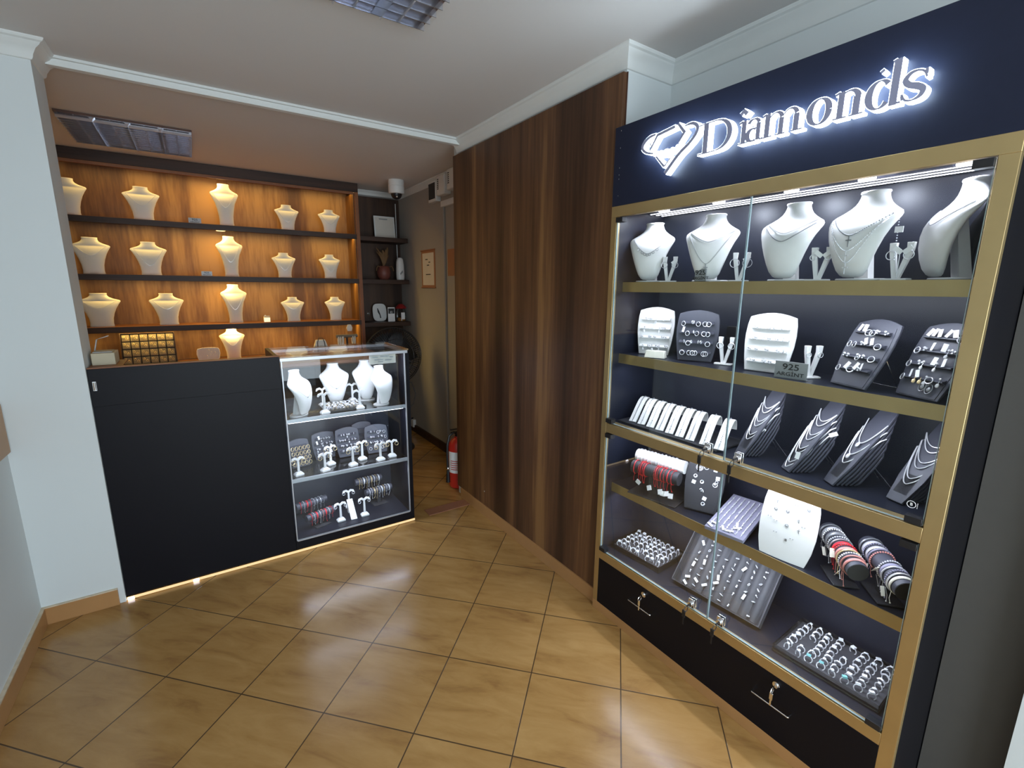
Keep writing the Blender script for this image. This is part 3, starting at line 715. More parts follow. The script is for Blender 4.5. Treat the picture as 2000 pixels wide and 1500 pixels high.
# ================================================================== DISPLAY PROPS
def bust_rings(h, w, shape, n=28, flat_front=0.25):
    """shape rows: (t, half width, centre y, half depth) as fractions of h, w"""
    rs = []
    for t, hw, yc, hd in shape:
        r = []
        for k in range(n):
            a = 2*math.pi*k/n; c, s = math.cos(a), math.sin(a)
            r.append((w*hw*math.copysign(abs(c)**.85, c), w*yc+w*hd*s*(1.0 if s < 0 else .75), h*t))
        rs.append(r)
    return rs
SH_CURVED = [(.035, .05, -.20, .03), (.04, .12, -.20, .05), (.06, .17, -.21, .07), (.12, .225, -.23, .10), (.22, .275, -.25, .12), (.34, .33, -.255, .135), (.46, .385, -.24, .14), (.56, .435, -.20, .14), (.63, .475, -.15, .13), (.675, .495, -.105, .115), (.71, .495, -.07, .10), (.745, .46, -.03, .10), (.78, .385, .01, .115), (.82, .305, .045, .13), (.86, .245, .065, .14), (.90, .21, .075, .145), (.94, .19, .08, .145), (.97, .185, .08, .145), (.985, .20, .08, .155), (1.0, .19, .08, .15)]
def curved_bust(name, mname, label, h=.230, w=.172, neck=1.0, cat='necklace bust', group=None):
    sh = [(t, hw*(neck if t > .8 else 1), yc, hd) for t, hw, yc, hd in SH_CURVED]
    t = thing(name, label, cat, group=group)
    MB().loft(bust_rings(h, w, sh)).build('bust_form', mname, t, ang=60)
    MB().lathe([(0, 0), (w*.30, 0), (w*.31, .003), (w*.30, .006), (0, .006)], 30, Matrix.Diagonal((1.1, .82, 1, 1))).build('base_plate', mname, t)
    MB().loft([[(-w*.10, w*.02, .005), (w*.10, w*.02, .005), (w*.10, w*.16, .005), (-w*.10, w*.16, .005)], [(-w*.09, -w*.10, h*.55), (w*.09, -w*.10, h*.55), (w*.09, w*.0, h*.62), (-w*.09, w*.0, h*.62)]]).build('support', mname, t)
    return t
def chain_on(bust_h, bust_w, s0, drop, r=.0009, n=40, off=.003, sh=SH_CURVED, beads=False, m='silverd', twist=0.0):
    """a necklace following the front of a bust: from shoulder height s0 (fraction) down to drop"""
    def surf(x, t):
        for i in range(len(sh)-1):
            if sh[i][0] <= t <= sh[i+1][0]:
                u = (t-sh[i][0])/max(1e-6, sh[i+1][0]-sh[i][0]); hw, yc, hd = [sh[i][k]*(1-u)+sh[i+1][k]*u for k in (1, 2, 3)]
                q = min(1, abs(x)/max(1e-6, hw*bust_w)); return bust_w*yc-bust_w*hd*math.sqrt(max(0, 1-q**2.3)), hw*bust_w
        return -.02, bust_w*.2
    P = []
    for k in range(n+1):
        u = -1+2*k/n; t = drop+(s0-drop)*abs(u)**2.0
        _, hw = surf(0, t); x = u*min(hw*.97, bust_w*.40*(.55+.45*abs(u)))+twist*(1-abs(u))
        y, _ = surf(x, t); P.append((x, y-off, t*bust_h))
    mb = MB()
    if beads:
        for k in range(0, n+1): mb.ball(P[k], r*1.9, n=6)
        mb.tube(P, r*.5, 4)
    else: mb.tube(P, r, 5)
    return mb, P
SH_FLAT = [(0, .27, -.02, .10), (.005, .285, -.02, .11), (.10, .272, -.03, .12), (.25, .285, -.045, .12), (.40, .325, -.055, .12), (.55, .385, -.055, .11), (.67, .45, -.04, .09), (.745, .497, -.015, .06), (.77, .50, -.005, .05), (.795, .475, .0, .06), (.82, .40, .01, .07), (.85, .31, .02, .08), (.89, .235, .03, .09), (.93, .205, .04, .095), (.97, .200, .045, .10), (.99, .205, .045, .10), (1.0, .195, .045, .095)]

# ---- rear wall: busts on the three shelves and the sideboard -------------------------------------------------
def rear_bust(px, z, w, h, label, drop=None, tall=False, beads=False):
    t = thing('necklace_bust', label, 'necklace bust', (px, 4.44, z+.0012), 0, 'white necklace busts on the lit wall shelves')
    sh = SH_FLAT
    if tall: sh = [(a, hw*(.93 if a < .6 else 1), yc, hd) for a, hw, yc, hd in SH_FLAT]
    MB().loft(bust_rings(h, w, sh)).build('bust_form', 'cream', t, ang=50)
    MB().box(-w*.1, w*.1, w*.06, w*.20, 0, .004).build('support_foot', 'cream', t)
    if drop:
        mb, P = chain_on(h, w, .78, drop, .0009, 26, .002, sh, beads, twist=0)
        q = mb.build('necklace', 'silver', loc=(px, 4.44, z+.0012)); tag(q, 'fine chain on the '+label.replace('white ', ''), 'necklace', 'fine chains on the wall shelf busts')
    return t
RB = [ # x, z, w, h, place, drop, tall
 (-.652, 1.904, .215, .245, 'leftmost bust of the top wall shelf, cut by the pillar', None, 0), (-.238, 1.904, .215, .235, 'broad bust, second from left, top wall shelf', .42, 0), (.214, 1.904, .188, .315, 'tall narrow bust in the middle of the top wall shelf', .44, 1), (.608, 1.904, .185, .205, 'smaller bust right of the tall one, top wall shelf', .30, 0), (.945, 1.904, .183, .198, 'rightmost bust of the top wall shelf', .38, 0),
 (-.575, 1.521, .215, .250, 'leftmost bust of the middle wall shelf, beside the pillar', .50, 0), (-.190, 1.521, .215, .238, 'second bust from left, middle wall shelf', .28, 0), (.232, 1.521, .184, .310, 'tall narrow bust in the middle of the middle wall shelf', .36, 1), (.588, 1.521, .183, .203, 'bust right of the tall one, middle wall shelf', .30, 0), (.940, 1.521, .180, .205, 'rightmost bust of the middle wall shelf', .26, 0),
 (-.462, 1.154, .240, .235, 'leftmost bust of the bottom wall shelf', .55, 0), (-.040, 1.154, .214, .235, 'second bust from left, bottom wall shelf', .50, 0), (.250, 1.154, .184, .305, 'tall narrow bust in the middle of the bottom wall shelf', .35, 1), (.652, 1.154, .184, .205, 'bust right of the tall one, bottom wall shelf', .50, 0), (.974, 1.154, .176, .205, 'rightmost bust of the bottom wall shelf', .60, 0)]
def xat(u, v, y):
    d = fwd+rgt*(u-1000)/FPX-up_*(v-750)/FPX
    return d.x*(y/d.y)
PXS = [137, 277, 440, 560, 643, 160, 291, 450, 555, 645, 194, 327, 460, 574, 657]
for (x, z, wd_, hh, lab, drop, tall), px, pz in zip(RB, PXS, [400]*5+[500]*5+[605]*5):
    x = xat(px, pz, 4.40) if px > 165 or pz == 605 else x
    rear_bust(x, z, wd_, hh, 'white '+lab, drop, bool(tall))
t_ = rear_bust(xat(455, 670, 4.40), .8598, .180, .248, 'white bust on the sideboard below the middle of the shelves', .45)

def argint(label, loc, rz, mname, w_, h_, glassy=False, both=True):
    t = thing('silver_sign', label, 'sign', loc, rz, 'small 925 ARGINT signs')
    th = .004
    MB().box(-w_/2, w_/2, 0, th, 0, h_).build('plate', mname, t, bevel=.0006)
    MB().box(-w_/2, w_/2, 0, .018, 0, .002).build('foot', mname, t)
    txt('925', h_*.50, 'ink', Matrix.Translation((0, -.0006, h_*.68)) @ UPR, t, 'lettering', .0003, sx=1.25)
    txt('ARG\u0130NT', h_*.30, 'ink', Matrix.Translation((0, -.0006, h_*.26)) @ UPR, t, 'lettering', .0003, sx=1.3)
    return t
argint('small clear 925 sign on the top wall shelf left of the tall bust', (.054, 4.37, 1.9052), 0, 'plate', .080, .040)
argint('small clear 925 sign on the middle wall shelf left of the tall bust', (.090, 4.37, 1.5222), 0, 'plate', .070, .036)
t = thing('trinket_box', 'tiny gold box on the bottom wall shelf right of the tall bust', 'box', (.475, 4.40, 1.1552))
MB().box(-.026, .026, -.02, .02, 0, .042).build('box_body', 'goldj', t, bevel=.003)
MB().box(-.020, .022, -.012, .012, .044, .052).ball((-.01, 0, .052), .008).build('box_lid', 'cream', t)

# ring case with 24 compartments leaning on the sideboard
RZ = Matrix.Translation((-.332, 4.40, .867)) @ Matrix.Rotation(R_(-14), 4, 'X')
t = thing('ring_case', 'brown divided case of 24 ring boxes leaning open on the sideboard', 'ring case', M=RZ)
MB().box(-.160, .160, .012, .022, 0, .232).build('case_back', 'ink', t)
m = MB()
for a in (-.165, .159): m.box(a, a+.006, -.012, .022, 0, .236)
for b in (0, .232): m.box(-.165, .165, -.012, .022, b, b+.005)
m.build('case_rim', 'unitdark', t)
pb = proto(MB().box(-.0235, .0235, -.004, .012, 0, .050).build('x', 'olive', bevel=.003))
src = pb.src
first = True
for r in range(4):
    for c in range(6):
        o = src if first else src.copy()
        if not first: col.objects.link(o)
        first = False
        o.name = 'ring_box'; o.parent = t; o.matrix_basis = Matrix.Translation((-.1325+c*.053, 0, .007+(3-r)*.0565))
rg = MB().torus((0, -.008, 0), .0065, .0016, 12, 5, ax='y'); rg.ball((0, -.009, .0075), .0035, n=6)
rp = proto(rg.build('ring', 'goldj'))
for r in range(4):
    for c in range(6):
        for k, (dx, dz) in enumerate(((-.010, .034), (.008, .020))):
            rp(f'{["upper left", "lower right"][k]} gold ring, {OW[r+1]} row from top, {OW[c+1]} box from left, ring case', 'ring', 'gold rings in the 24 box case', M=RZ @ Matrix.Translation((-.1325+c*.053+dx, -.004, .007+(3-r)*.0565+dz)))

def white_pad(name, label, M, w_, h_, mname, mark=True):
    t = thing(name, label, 'jewellery display', M=M)
    P = [(-.39*w_, 0), (.39*w_, 0), (.46*w_, h_*.25), (.50*w_, h_*.55), (.485*w_, h_*.80), (.44*w_, h_*.93), (.25*w_, h_*.985), (0, h_), (-.25*w_, h_*.985), (-.44*w_, h_*.93), (-.485*w_, h_*.80), (-.50*w_, h_*.55), (-.46*w_, h_*.25)]
    MB().prism(P, -.004, .004, UPR).build('pad', mname, t, bevel=.002)
    return t, P
t, _ = white_pad('earring_pad', 'white rounded earring pad beside the sideboard bust', Matrix.Translation((.038, 4.36, .862)) @ Matrix.Rotation(R_(-12), 4, 'X'), .158, .112, 'cream')
ep = proto(MB().ball((0, -.006, 0), .003, n=6).build('earring', 'goldj'))
for k, (a, b) in enumerate(((.005, .09), (.02, .075), (.028, .055), (.01, .06), (.045, .07), (-.01, .045))):
    ep('tiny gold stud earring on the white rounded pad beside the sideboard bust', 'earring', 'studs on the rounded pad', M=t.matrix_basis @ Matrix.Translation((a, 0, b)))
# handbag shaped display and bracelet stand behind the glass case
t = thing('ring_purse_display', 'beige arched display with rings behind the glass case', 'jewellery display', (.80, 3.98, .935))
MB().loft([[(-.065, -.03, 0), (.065, -.03, 0), (.065, .03, 0), (-.065, .03, 0)], [(-.062, -.03, .08), (.062, -.03, .08), (.062, .03, .08), (-.062, .03, .08)], [(-.035, -.012, .17), (.035, -.012, .17), (.035, .012, .17), (-.035, .012, .17)]]).build('body', 'cream', t, bevel=.004)
MB().tube([(-.030, -.034, .05), (-.030, -.034, .08), (-.026, -.022, .15), (-.015, -.018, .185), (.015, -.018, .185), (.026, -.022, .15), (.030, -.034, .08), (.030, -.034, .05)], .003, 6).build('handle', 'ink', t)
t.location.z = .861
t = thing('bracelet_stand', 'dark T-bar bracelet stand with pale bracelets behind the glass case', 'bracelet stand', (1.01, 3.98, .861))
MB().box(-.05, .05, -.04, .04, 0, .006).build('base', 'ink', t); MB().cyl((0, 0, .006), (0, 0, .185), .008, n=10).build('pole', 'ink', t)
MB().cyl((-.085, 0, .190), (.085, 0, .190), .014, n=14).build('bar', 'olive', t)
tb = proto(MB().torus((0, 0, -.022), .034, .005, 22, 6, ax='x', sc=(.62, 1)).build('bracelet', 'cream'))
for k, x in enumerate((-.07, -.055, -.042, -.03, .045, .062)):
    tb('pale bracelet hanging on the dark T-bar stand behind the glass case', 'bracelet', 'bracelets on the T-bar stand', (1.01+x, 3.98, 1.040), R_(random.uniform(-14, 14)))
t = thing('wall_figurine', 'small white figurine hung at the right end of the lit shelving', 'figurine', (1.135, 4.31, 1.045))
MB().loft([[(-.018, 0, 0), (.018, 0, 0), (.018, .012, 0), (-.018, .012, 0)], [(-.026, 0, .03), (.026, 0, .03), (.026, .014, .03), (-.026, .014, .03)], [(-.014, 0, .06), (.014, 0, .06), (.014, .012, .06), (-.014, .012, .06)]]).build('body', 'cream', t, bevel=.003)
t.location = (1.120, 4.30, 1.060)
# cream carton with a lifted flap on the counter end
t = thing('cream_carton', 'small cream open-lid cardboard box on the left end of the counter', 'box', (-.366, 2.735, 1.1035))
MB().box(-.040, .040, -.055, .075, 0, .052).build('carton', 'carton', t, bevel=.0015)
MB().box(-.036, .030, -.03, .05, .052, .056).build('inner_tray', 'plate', t)
MB().loft([[(-.038, .03, .056), (-.034, .03, .056), (-.034, .05, .056), (-.038, .05, .056)], [(-.026, .03, .105), (-.022, .03, .106), (-.022, .05, .106), (-.026, .05, .105)], [(.018, .03, .122), (.018, .03, .118), (.018, .05, .118), (.018, .05, .122)]]).build('price_label_arm', 'plate', t)
tag(MB().box(KX0+.002, -.300, 2.6435, 2.85, 1.0985, 1.1030).build('ledge', 'unitred'), 'short brown ledge carrying the cream box at the counter end', 'shelf')
# things lying on the glass case top and behind it
for k, (x, y, w_, d_, mname, lab) in enumerate(((.52, 3.30, .16, .12, 'cream', 'cream paper sheet on the desk behind the glass case, left one'), (.80, 3.30, .18, .14, 'cream', 'cream paper sheet on the desk behind the glass case, right one'))):
    tag(MB().box(x-w_/2, x+w_/2, y-d_/2, y+d_/2, .9905, .994).build('paper_sheet', mname), lab, 'paper')
t = thing('work_desk', 'low brown work desk behind the glass case', 'desk', (0, 0, 0))
MB().box(.33, 1.05, 3.06, 3.55, .97, .99).build('desk_top', 'unitred', t, bevel=.002)
for x in (.35, 1.03):
    for y in (3.08, 3.53): MB().box(x-.015, x+.015, y-.015, y+.015, 0, .97).build('leg', 'unitdark', t)
# ---- corner shelves -----------------------------------------------------------------------------
t = thing('framed_certificate', 'grey framed certificate standing on the top corner shelf', 'framed certificate', (1.555, 4.50, 1.9015))
MB().box(-.100, .100, 0, .008, 0, .205, Matrix.Rotation(R_(-6), 4, 'X')).build('frame', 'whitep', t, bevel=.003)
m = MB().box(-.088, .088, -.0015, 0, .012, .192, Matrix.Rotation(R_(-6), 4, 'X')); q = m.build('sheet', 'paper', t)
MB().box(-.05, .03, -.002, -.0015, .172, .182, Matrix.Rotation(R_(-6), 4, 'X')).build('printed_heading', 'plate', q)
t = thing('potted_plant', 'dried plant in a dark red pot on the middle corner shelf', 'potted plant', (1.515, 4.47, 1.5205))
MB().lathe([(0, 0), (.040, 0), (.058, .03), (.064, .07), (.055, .105), (.048, .118), (.052, .125), (.0, .120)], 24).build('pot', 'terra', t)
for k in range(17):
    a = random.uniform(0, 6.28); L_ = random.uniform(.13, .225); o_ = random.uniform(.02, .075); wd_ = random.uniform(.014, .022)
    P = []
    for q in range(7):
        u = q/6; P.append((math.cos(a)*o_*u**1.6+.01*math.cos(a), math.sin(a)*o_*u**1.6*.7, .12+L_*u*(1.05-.25*u)))
    P2 = [(x+wd_*math.sin(math.pi*(i+.5)/7.5)*(-math.sin(a)+.6), y+wd_*math.cos(a)*.5, z) for i, (x, y, z) in enumerate(P)]
    MB().loft([P, P2], False, closed=False).build('leaf', 'leaf', t)
for s in (-1, 1): MB().tube([(s*.045, -.03, .118), (s*.066, -.035, .125), (s*.078, -.036, .105), (s*.082, -.036, .08)], .004, 6).build('drooping_leaf', 'leaf', t)
t = thing('soap_dispenser', 'white oval air freshener dispenser on the middle corner shelf', 'air freshener', (1.665, 4.46, 1.5205))
MB().loft([[(.038*s_*math.copysign(abs(math.cos(a))**.8, math.cos(a)), -.02+.03*s2*math.sin(a), z) for a in [2*math.pi*k/22 for k in range(22)]] for s_, s2, z in ((.95, 1, 0), (1.02, 1.05, .02), (1.05, 1.1, .08), (.96, 1.05, .15), (.80, .9, .19), (.5, .6, .207))]).build('housing', 'whitep', t, ang=60)
MB().prism([(-.010, .045), (.016, .072), (.012, .090), (-.014, .062)], .052, .0535, UPR).build('leaf_mark', 'plate', t)
t = thing('decorative_plate', 'white square plate with a dark feather motif on the lowest corner shelf', 'plate', (1.475, 4.52, 1.1255))
P = [(.062*math.copysign(abs(math.cos(a))**.6, math.cos(a))*1.1, .085+.085*math.copysign(abs(math.sin(a))**.6, math.sin(a))) for a in [2*math.pi*k/32 for k in range(32)]]
MB().prism(P, -.004, .004, Matrix.Rotation(R_(-8), 4, 'X') @ UPR).build('dish', 'whitep', t, bevel=.002)
MB().stroke([(-.02, .125), (-.012, .09), (.0, .06), (.004, .03)], [.006, .018, .010, .012], .005, .0056, Matrix.Rotation(R_(-8), 4, 'X') @ UPR).build('feather_motif', 'ink', t)
t = thing('photo_card', 'white card with a dark picture on the lowest corner shelf', 'card', (1.560, 4.44, 1.1255))
MB().box(-.034, .034, 0, .004, 0, .135).build('card', 'tag', t); MB().box(-.030, .030, -.001, 0, .075, .125).build('picture', 'ink', t)
MB().ball((0, -.001, .088), .014, (1, .1, 1)).build('pictured_shape', 'plate', t)
t = thing('red_lid_jar', 'glass jar with a red lid and candle on the lowest corner shelf', 'jar', (1.662, 4.45, 1.1255))
MB().lathe([(0, 0), (.044, 0), (.048, .02), (.048, .09), (.036, .115), (.036, .12), (0, .12)], 22).build('jar_glass', 'glassw', t)
MB().lathe([(0, .003), (.042, .003), (.042, .035), (0, .035)], 20).build('contents', 'amber', t)
MB().box(-.018, .018, -.050, -.0485, .02, .085).build('paper_label', 'tag', t)
MB().lathe([(0, .120), (.046, .120), (.056, .128), (.040, .150), (.020, .165), (0, .168)], 22).build('lid', 'redlid', t)
t = thing('wine_glass', 'tiny stemmed glass ornament at the front of the lowest corner shelf', 'ornament', (1.330, 4.42, 1.1255))
MB().lathe([(0, 0), (.014, 0), (.002, .005), (.002, .05), (.012, .065), (.014, .09), (.010, .105)], 14).build('bowl', 'glassw', t)
# ================================================================== TALL CABINET CONTENTS
# --- top shelf: five white busts, one dark bust -------------------------------------------------
Z1, Z2, Z3, Z4, Z5 = 1.479, 1.1855, .8965, .6075, .2995
BW, BH = .178, .230
tb_ = [('leftmost', 1.532, 1.290, 24, .99), ('second from left', 1.530, 1.025, 20, 1.0), ('third from left', 1.530, .755, 0, 1.0), ('fourth from left, with rosaries', 1.532, .565, -12, 1.02), ('rightmost, turned sideways', 1.550, .375, -52, 1.02)]
BL_ = []
for k, (nm, x, y, th, sc) in enumerate(tb_):
    b_ = curved_bust('necklace_bust', 'velv', f'white curved necklace bust, {nm}, top shelf of the black cabinet', BH*sc, BW*sc, group='white busts on the cabinet top shelf')
    b_.location = (x, y, Z1); b_.rotation_euler = (0, 0, face(th)); BL_.append(b_)
b_ = curved_bust('necklace_bust', 'darkv', 'dark necklace bust mostly hidden at the right end of the cabinet top shelf', .215, .14)
b_.location = (1.600, .345, Z1); b_.rotation_euler = (0, 0, face(-60)); b_.scale = (.55, .6, 1)
def neck(k, label, s0, drop, r=.0010, beads=False, m='silverd', twist=0, pendant=None, rz=0):
    nm, x, y, th, sc = tb_[k]
    mb, P = chain_on(BH*sc, BW*sc, s0, drop, r, 44, .0022, SH_CURVED, beads, twist=twist)
    if pendant == 'cross':
        p_ = P[22]; mb.box(p_[0]-.001, p_[0]+.001, p_[1]-.003, p_[1]-.001, p_[2]-.030, p_[2]); mb.box(p_[0]-.007, p_[0]+.007, p_[1]-.003, p_[1]-.001, p_[2]-.014, p_[2]-.011)
    if pendant == 'charms':
        for i in (8, 13, 17, 22, 26, 31, 35): mb.torus((P[i][0], P[i][1]-.002, P[i][2]-.005), .0045, .0009, 10, 4, ax='y')
    if pendant == 'drop': mb.ball((P[22][0], P[22][1]-.003, P[22][2]-.006), .0045, (1, .6, 1.3), 8)
    return tag(mb.build('necklace', m, loc=(x, y, Z1), rz=face(th)+rz), label, 'necklace')
neck(0, 'charm necklace on the leftmost white bust of the cabinet', .72, .47, .0010, pendant='charms')
neck(1, 'short snake chain on the second white bust of the cabinet', .73, .575, .0012)
neck(1, 'long fine chain with cross pendant on the second cabinet bust', .70, .26, .0006, pendant='cross')
neck(2, 'upper thin chain on the third white bust of the cabinet', .76, .60, .0009)
neck(2, 'lower thick snake chain on the third white bust of the cabinet', .71, .50, .0014)
neck(3, 'dark beaded rosary close to the neck of the fourth cabinet bust', .71, .50, .0010, beads=True, pendant='cross')
neck(3, 'pale beaded rosary, middle one on the fourth cabinet bust', .66, .33, .0008, beads=True, m='silver', pendant='cross')
neck(3, 'longest fine rosary on the fourth cabinet bust', .70, .20, .0007, beads=True, m='silver', pendant='cross')
neck(4, 'plain snake chain on the rightmost sideways cabinet bust', .74, .56, .0013)
# V shaped earring stands
def vstand(label, loc, th, h=.094, w_=.052, group=None):
    t = thing('earring_stand', label, 'earring stand', loc, face(th), group)
    MB().prism([(-w_*.55, -.016), (w_*.55, -.016), (w_*.62, 0), (w_*.55, .016), (-w_*.55, .016), (-w_*.62, 0)], 0, .005).build('base_plate', 'velv', t, bevel=.0012)
    for s in (-1, 1):
        x1 = s*w_*.36+.004
        MB().loft([[(-.005+s*.003, -.005, .004), (.005+s*.003, -.005, .004), (.005+s*.003, .005, .004), (-.005+s*.003, .005, .004)], [(x1-.0065, -.006, h-.020), (x1+.0065, -.006, h-.020), (x1+.0065, .006, h-.020), (x1-.0065, .006, h-.020)], [(x1-.0080, -.006, h), (x1+.0080, -.006, h), (x1+.0080, .006, h), (x1-.0080, .006, h)]]).build('prong', 'velv', t, bevel=.001)
    return t
def hoop_mb(R=.010, r=.0011): return MB().torus((0, -.008, -R), R, r, 18, 5, ax='y')
hoops = {R: proto(hoop_mb(R).build('hoop_earring', 'silver')) for R in (.008, .011, .014)}
tagp = proto(MB().box(-.006, .006, -.0005, .0005, -.022, 0).build('price_tag', 'tag'))
def at(t, x, y, z, rx=0, rz=0): return t.matrix_basis @ Matrix.Translation((x, y, z)) @ Matrix.Rotation(rz, 4, 'Z') @ Matrix.Rotation(rx, 4, 'Y')
def mb_(loc, rz): return Matrix.Translation(loc) @ Matrix.Rotation(rz, 4, 'Z')
for k, (x, y, th, lab) in enumerate(((1.510, 1.190, 30, 'beside the leftmost bust'), (1.520, .912, 25, 'beside the second bust'), (1.505, .662, 5, 'beside the third bust'), (1.508, .477, -5, 'beside the fourth bust'))):
    t = vstand(f'white V-shaped earring stand {lab}, cabinet top shelf', (x, y, Z1), th, group='V-shaped earring stands on the cabinet top shelf')
    Mx = mb_((x, y, Z1), face(th))
    for s in (-1, 1):
        hoops[(.008, .011, .014)[(k+1) % 3]](f'silver hoop earring, {"left" if s < 0 else "right"} prong, V-stand {lab}, cabinet top shelf', 'earring', 'hoops on the V-shaped stands', M=Mx @ Matrix.Translation((s*.019+.004, 0, .074)))
        if k > 1 or s > 0: tagp(f'white price tag, {"left" if s < 0 else "right"} prong, V-stand {lab}', 'price tag', 'price tags on the V-shaped stands', M=Mx @ Matrix.Translation((s*.019+.010, -.0105, .082)) @ Matrix.Rotation(R_(s*50), 4, 'Y'))
def loose(name, label, cat, pts, r, mname, n=5): return tag(MB().tube(pts, r, n).build(name, mname), label, cat)
loose('bracelet', 'fine chain bracelet hanging from the right prong beside the fourth bust', 'bracelet', [(1.498, .474, 1.552), (1.497, .473, 1.53), (1.497, .473, 1.50), (1.496, .472, 1.484)], .0012, 'silver')
mb = MB()
for q in range(16): mb.ball((1.545-.004*q, .502-.0015*q+.0, 1.635-.0070*q), .0018, n=6)
tag(mb.build('bracelet', 'silver'), 'beaded bracelet dangling between the fourth and fifth cabinet busts', 'bracelet')
tag(MB().box(1.520, 1.522, .482, .500, 1.60, 1.615).build('price_tag', 'tag'), 'white price tag on the beaded bracelet near the fifth bust', 'price tag')
t = argint('small clear 925 ARGINT sign in front of the second cabinet bust', (1.466, 1.020, Z1), face(0), 'plate', .044, .044)
# --- second shelf: earring boards -------------------------------------------------------------------
def outline(w_, h_): return [(-.40*w_, 0), (.40*w_, 0), (.45*w_, h_*.22), (.49*w_, h_*.45), (.50*w_, h_*.62), (.485*w_, h_*.80), (.455*w_, h_*.925), (.30*w_, h_*.965), (.15*w_, h_*.99), (0, h_), (-.15*w_, h_*.99), (-.30*w_, h_*.965), (-.455*w_, h_*.925), (-.485*w_, h_*.80), (-.50*w_, h_*.62), (-.49*w_, h_*.45), (-.45*w_, h_*.22)]
def board(name, label, loc, rz, w_, h_, mname, tilt, ledges, legs=True, thick=.007, cat='earring display', group=None):
    M = Matrix.Translation((loc[0], loc[1], loc[2]+thick*math.sin(R_(tilt))+.0004)) @ Matrix.Rotation(rz, 4, 'Z')
    t = thing(name, label, cat, M=M, group=group)
    T_ = Matrix.Rotation(R_(-tilt), 4, 'X')
    MB().prism(outline(w_, h_), -thick, 0, T_ @ UPR).build('panel', mname, t, bevel=.0016)
    MB().prism([(a*.86, b*.93+h_*.02) for a, b in outline(w_, h_)], 0, .0012, T_ @ UPR).build('inset_face', mname, t)
    for b, lw in ledges:
        q = MB().loft([[(-lw/2, 0, b*h_+.008), (lw/2, 0, b*h_+.008), (lw/2, 0, b*h_-.004), (-lw/2, 0, b*h_-.004)], [(-lw/2, -.013, b*h_-.001), (lw/2, -.013, b*h_-.001), (lw/2, -.013, b*h_-.004), (-lw/2, -.013, b*h_-.004)]], True, T_)
        q.build('ledge', mname, t)
    if legs:
        top = T_ @ Vector((0, thick, h_*.72)); by = top.y+h_*.30; fz_ = .0022-thick*math.sin(R_(tilt))
        for s in (-1, 1): MB().tube([(s*.012, top.y, top.z), (s*w_*.26, by, fz_)], .0014, 6).build('easel_leg', 'chrome', t)
        MB().tube([(-w_*.26, by, fz_), (w_*.26, by, fz_)], .0012, 6).build('easel_bar', 'chrome', t)
    return t, M @ T_
er = {}
er['hoop'] = proto(MB().torus((0, -.0165, -.004), .0085, .0012, 16, 5, ax='y').build('earring', 'silver'))
er['small'] = proto(MB().torus((0, -.0165, .002), .0055, .0016, 12, 5, ax='x').build('earring', 'silver'))
m = MB().ball((0, -.0160, .004), .0032, n=8); m.tube([(0, -.016, .002), (0, -.0165, -.010)], .0007, 4); m.ball((0, -.0165, -.013), .0042, (1, .7, 1.4), 8)
er['drop'] = proto(m.build('earring', 'silver'))
m = MB().ball((-.003, -.0155, .004), .0036, n=8); m.ball((.004, -.0155, .002), .0030, n=8); m.ball((.0, -.0165, -.003), .0026, n=8)
er['cluster'] = proto(m.build('earring', 'silver'))
er['tag'] = proto(MB().box(-.005, .005, -.0162, -.0156, -.001, .020).build('price_tag', 'tag'))
def fill(Mb, h_, ledges, kinds, where, group, n=6, seed=1):
    rnd = random.Random(seed); L_ = len(ledges)
    for i, (b, lw) in enumerate(ledges):
        for j in range(n):
            x = -lw*.44+lw*.88*(j+.5)/n+rnd.uniform(-.002, .002); kd = rnd.choice(kinds)
            nm = {'hoop': 'silver hoop earring', 'small': 'small silver earring', 'drop': 'silver drop earring', 'cluster': 'silver stud earring', 'tag': 'white price tag'}[kd]
            er[kd](f'{nm}, {OW[L_-i]} ledge from top, {OW[j+1]} from left, {where}', 'price tag' if kd == 'tag' else 'earring', group, M=Mb @ Matrix.Translation((x, 0, b*h_)) @ Matrix.Rotation(R_(rnd.uniform(-25, 25) if kd == 'tag' else rnd.uniform(-8, 8)), 4, 'Y') @ Matrix.Rotation(R_(rnd.uniform(-35, 35)), 4, 'Z').to_4x4())
LD = [(.17, .115), (.36, .120), (.55, .122), (.74, .115)]
EB = [('white barrel-shaped earring board at the left end of the second shelf', 'leftmost white board', 1.555, 1.272, 25, .150, .195, 'velv', 7, ['cluster', 'drop', 'tag', 'cluster'], LD),
      ('dark grey earring board beside the leftmost white board, second shelf', 'first dark grey board', 1.542, 1.068, 25, .152, .192, 'greyv', 9, ['hoop', 'hoop', 'small', 'tag'], LD),
      ('white earring board in the middle of the second shelf', 'middle white board', 1.535, .800, 8, .155, .195, 'velv', 10, ['cluster', 'small', 'cluster'], LD),
      ('dark grey tilted earring board, second from right, second shelf', 'second grey board from right', 1.498, .545, -24, .140, .205, 'greyv', 24, ['hoop', 'hoop', 'cluster', 'tag'], [(.24, .10), (.42, .105), (.60, .105), (.78, .10)]),
      ('dark grey tilted earring board at the right end of the second shelf', 'rightmost grey board', 1.486, .388, -24, .132, .205, 'greyv', 24, ['tag', 'hoop', 'cluster', 'tag', 'drop'], [(.24, .10), (.42, .105), (.60, .105), (.78, .10)])]
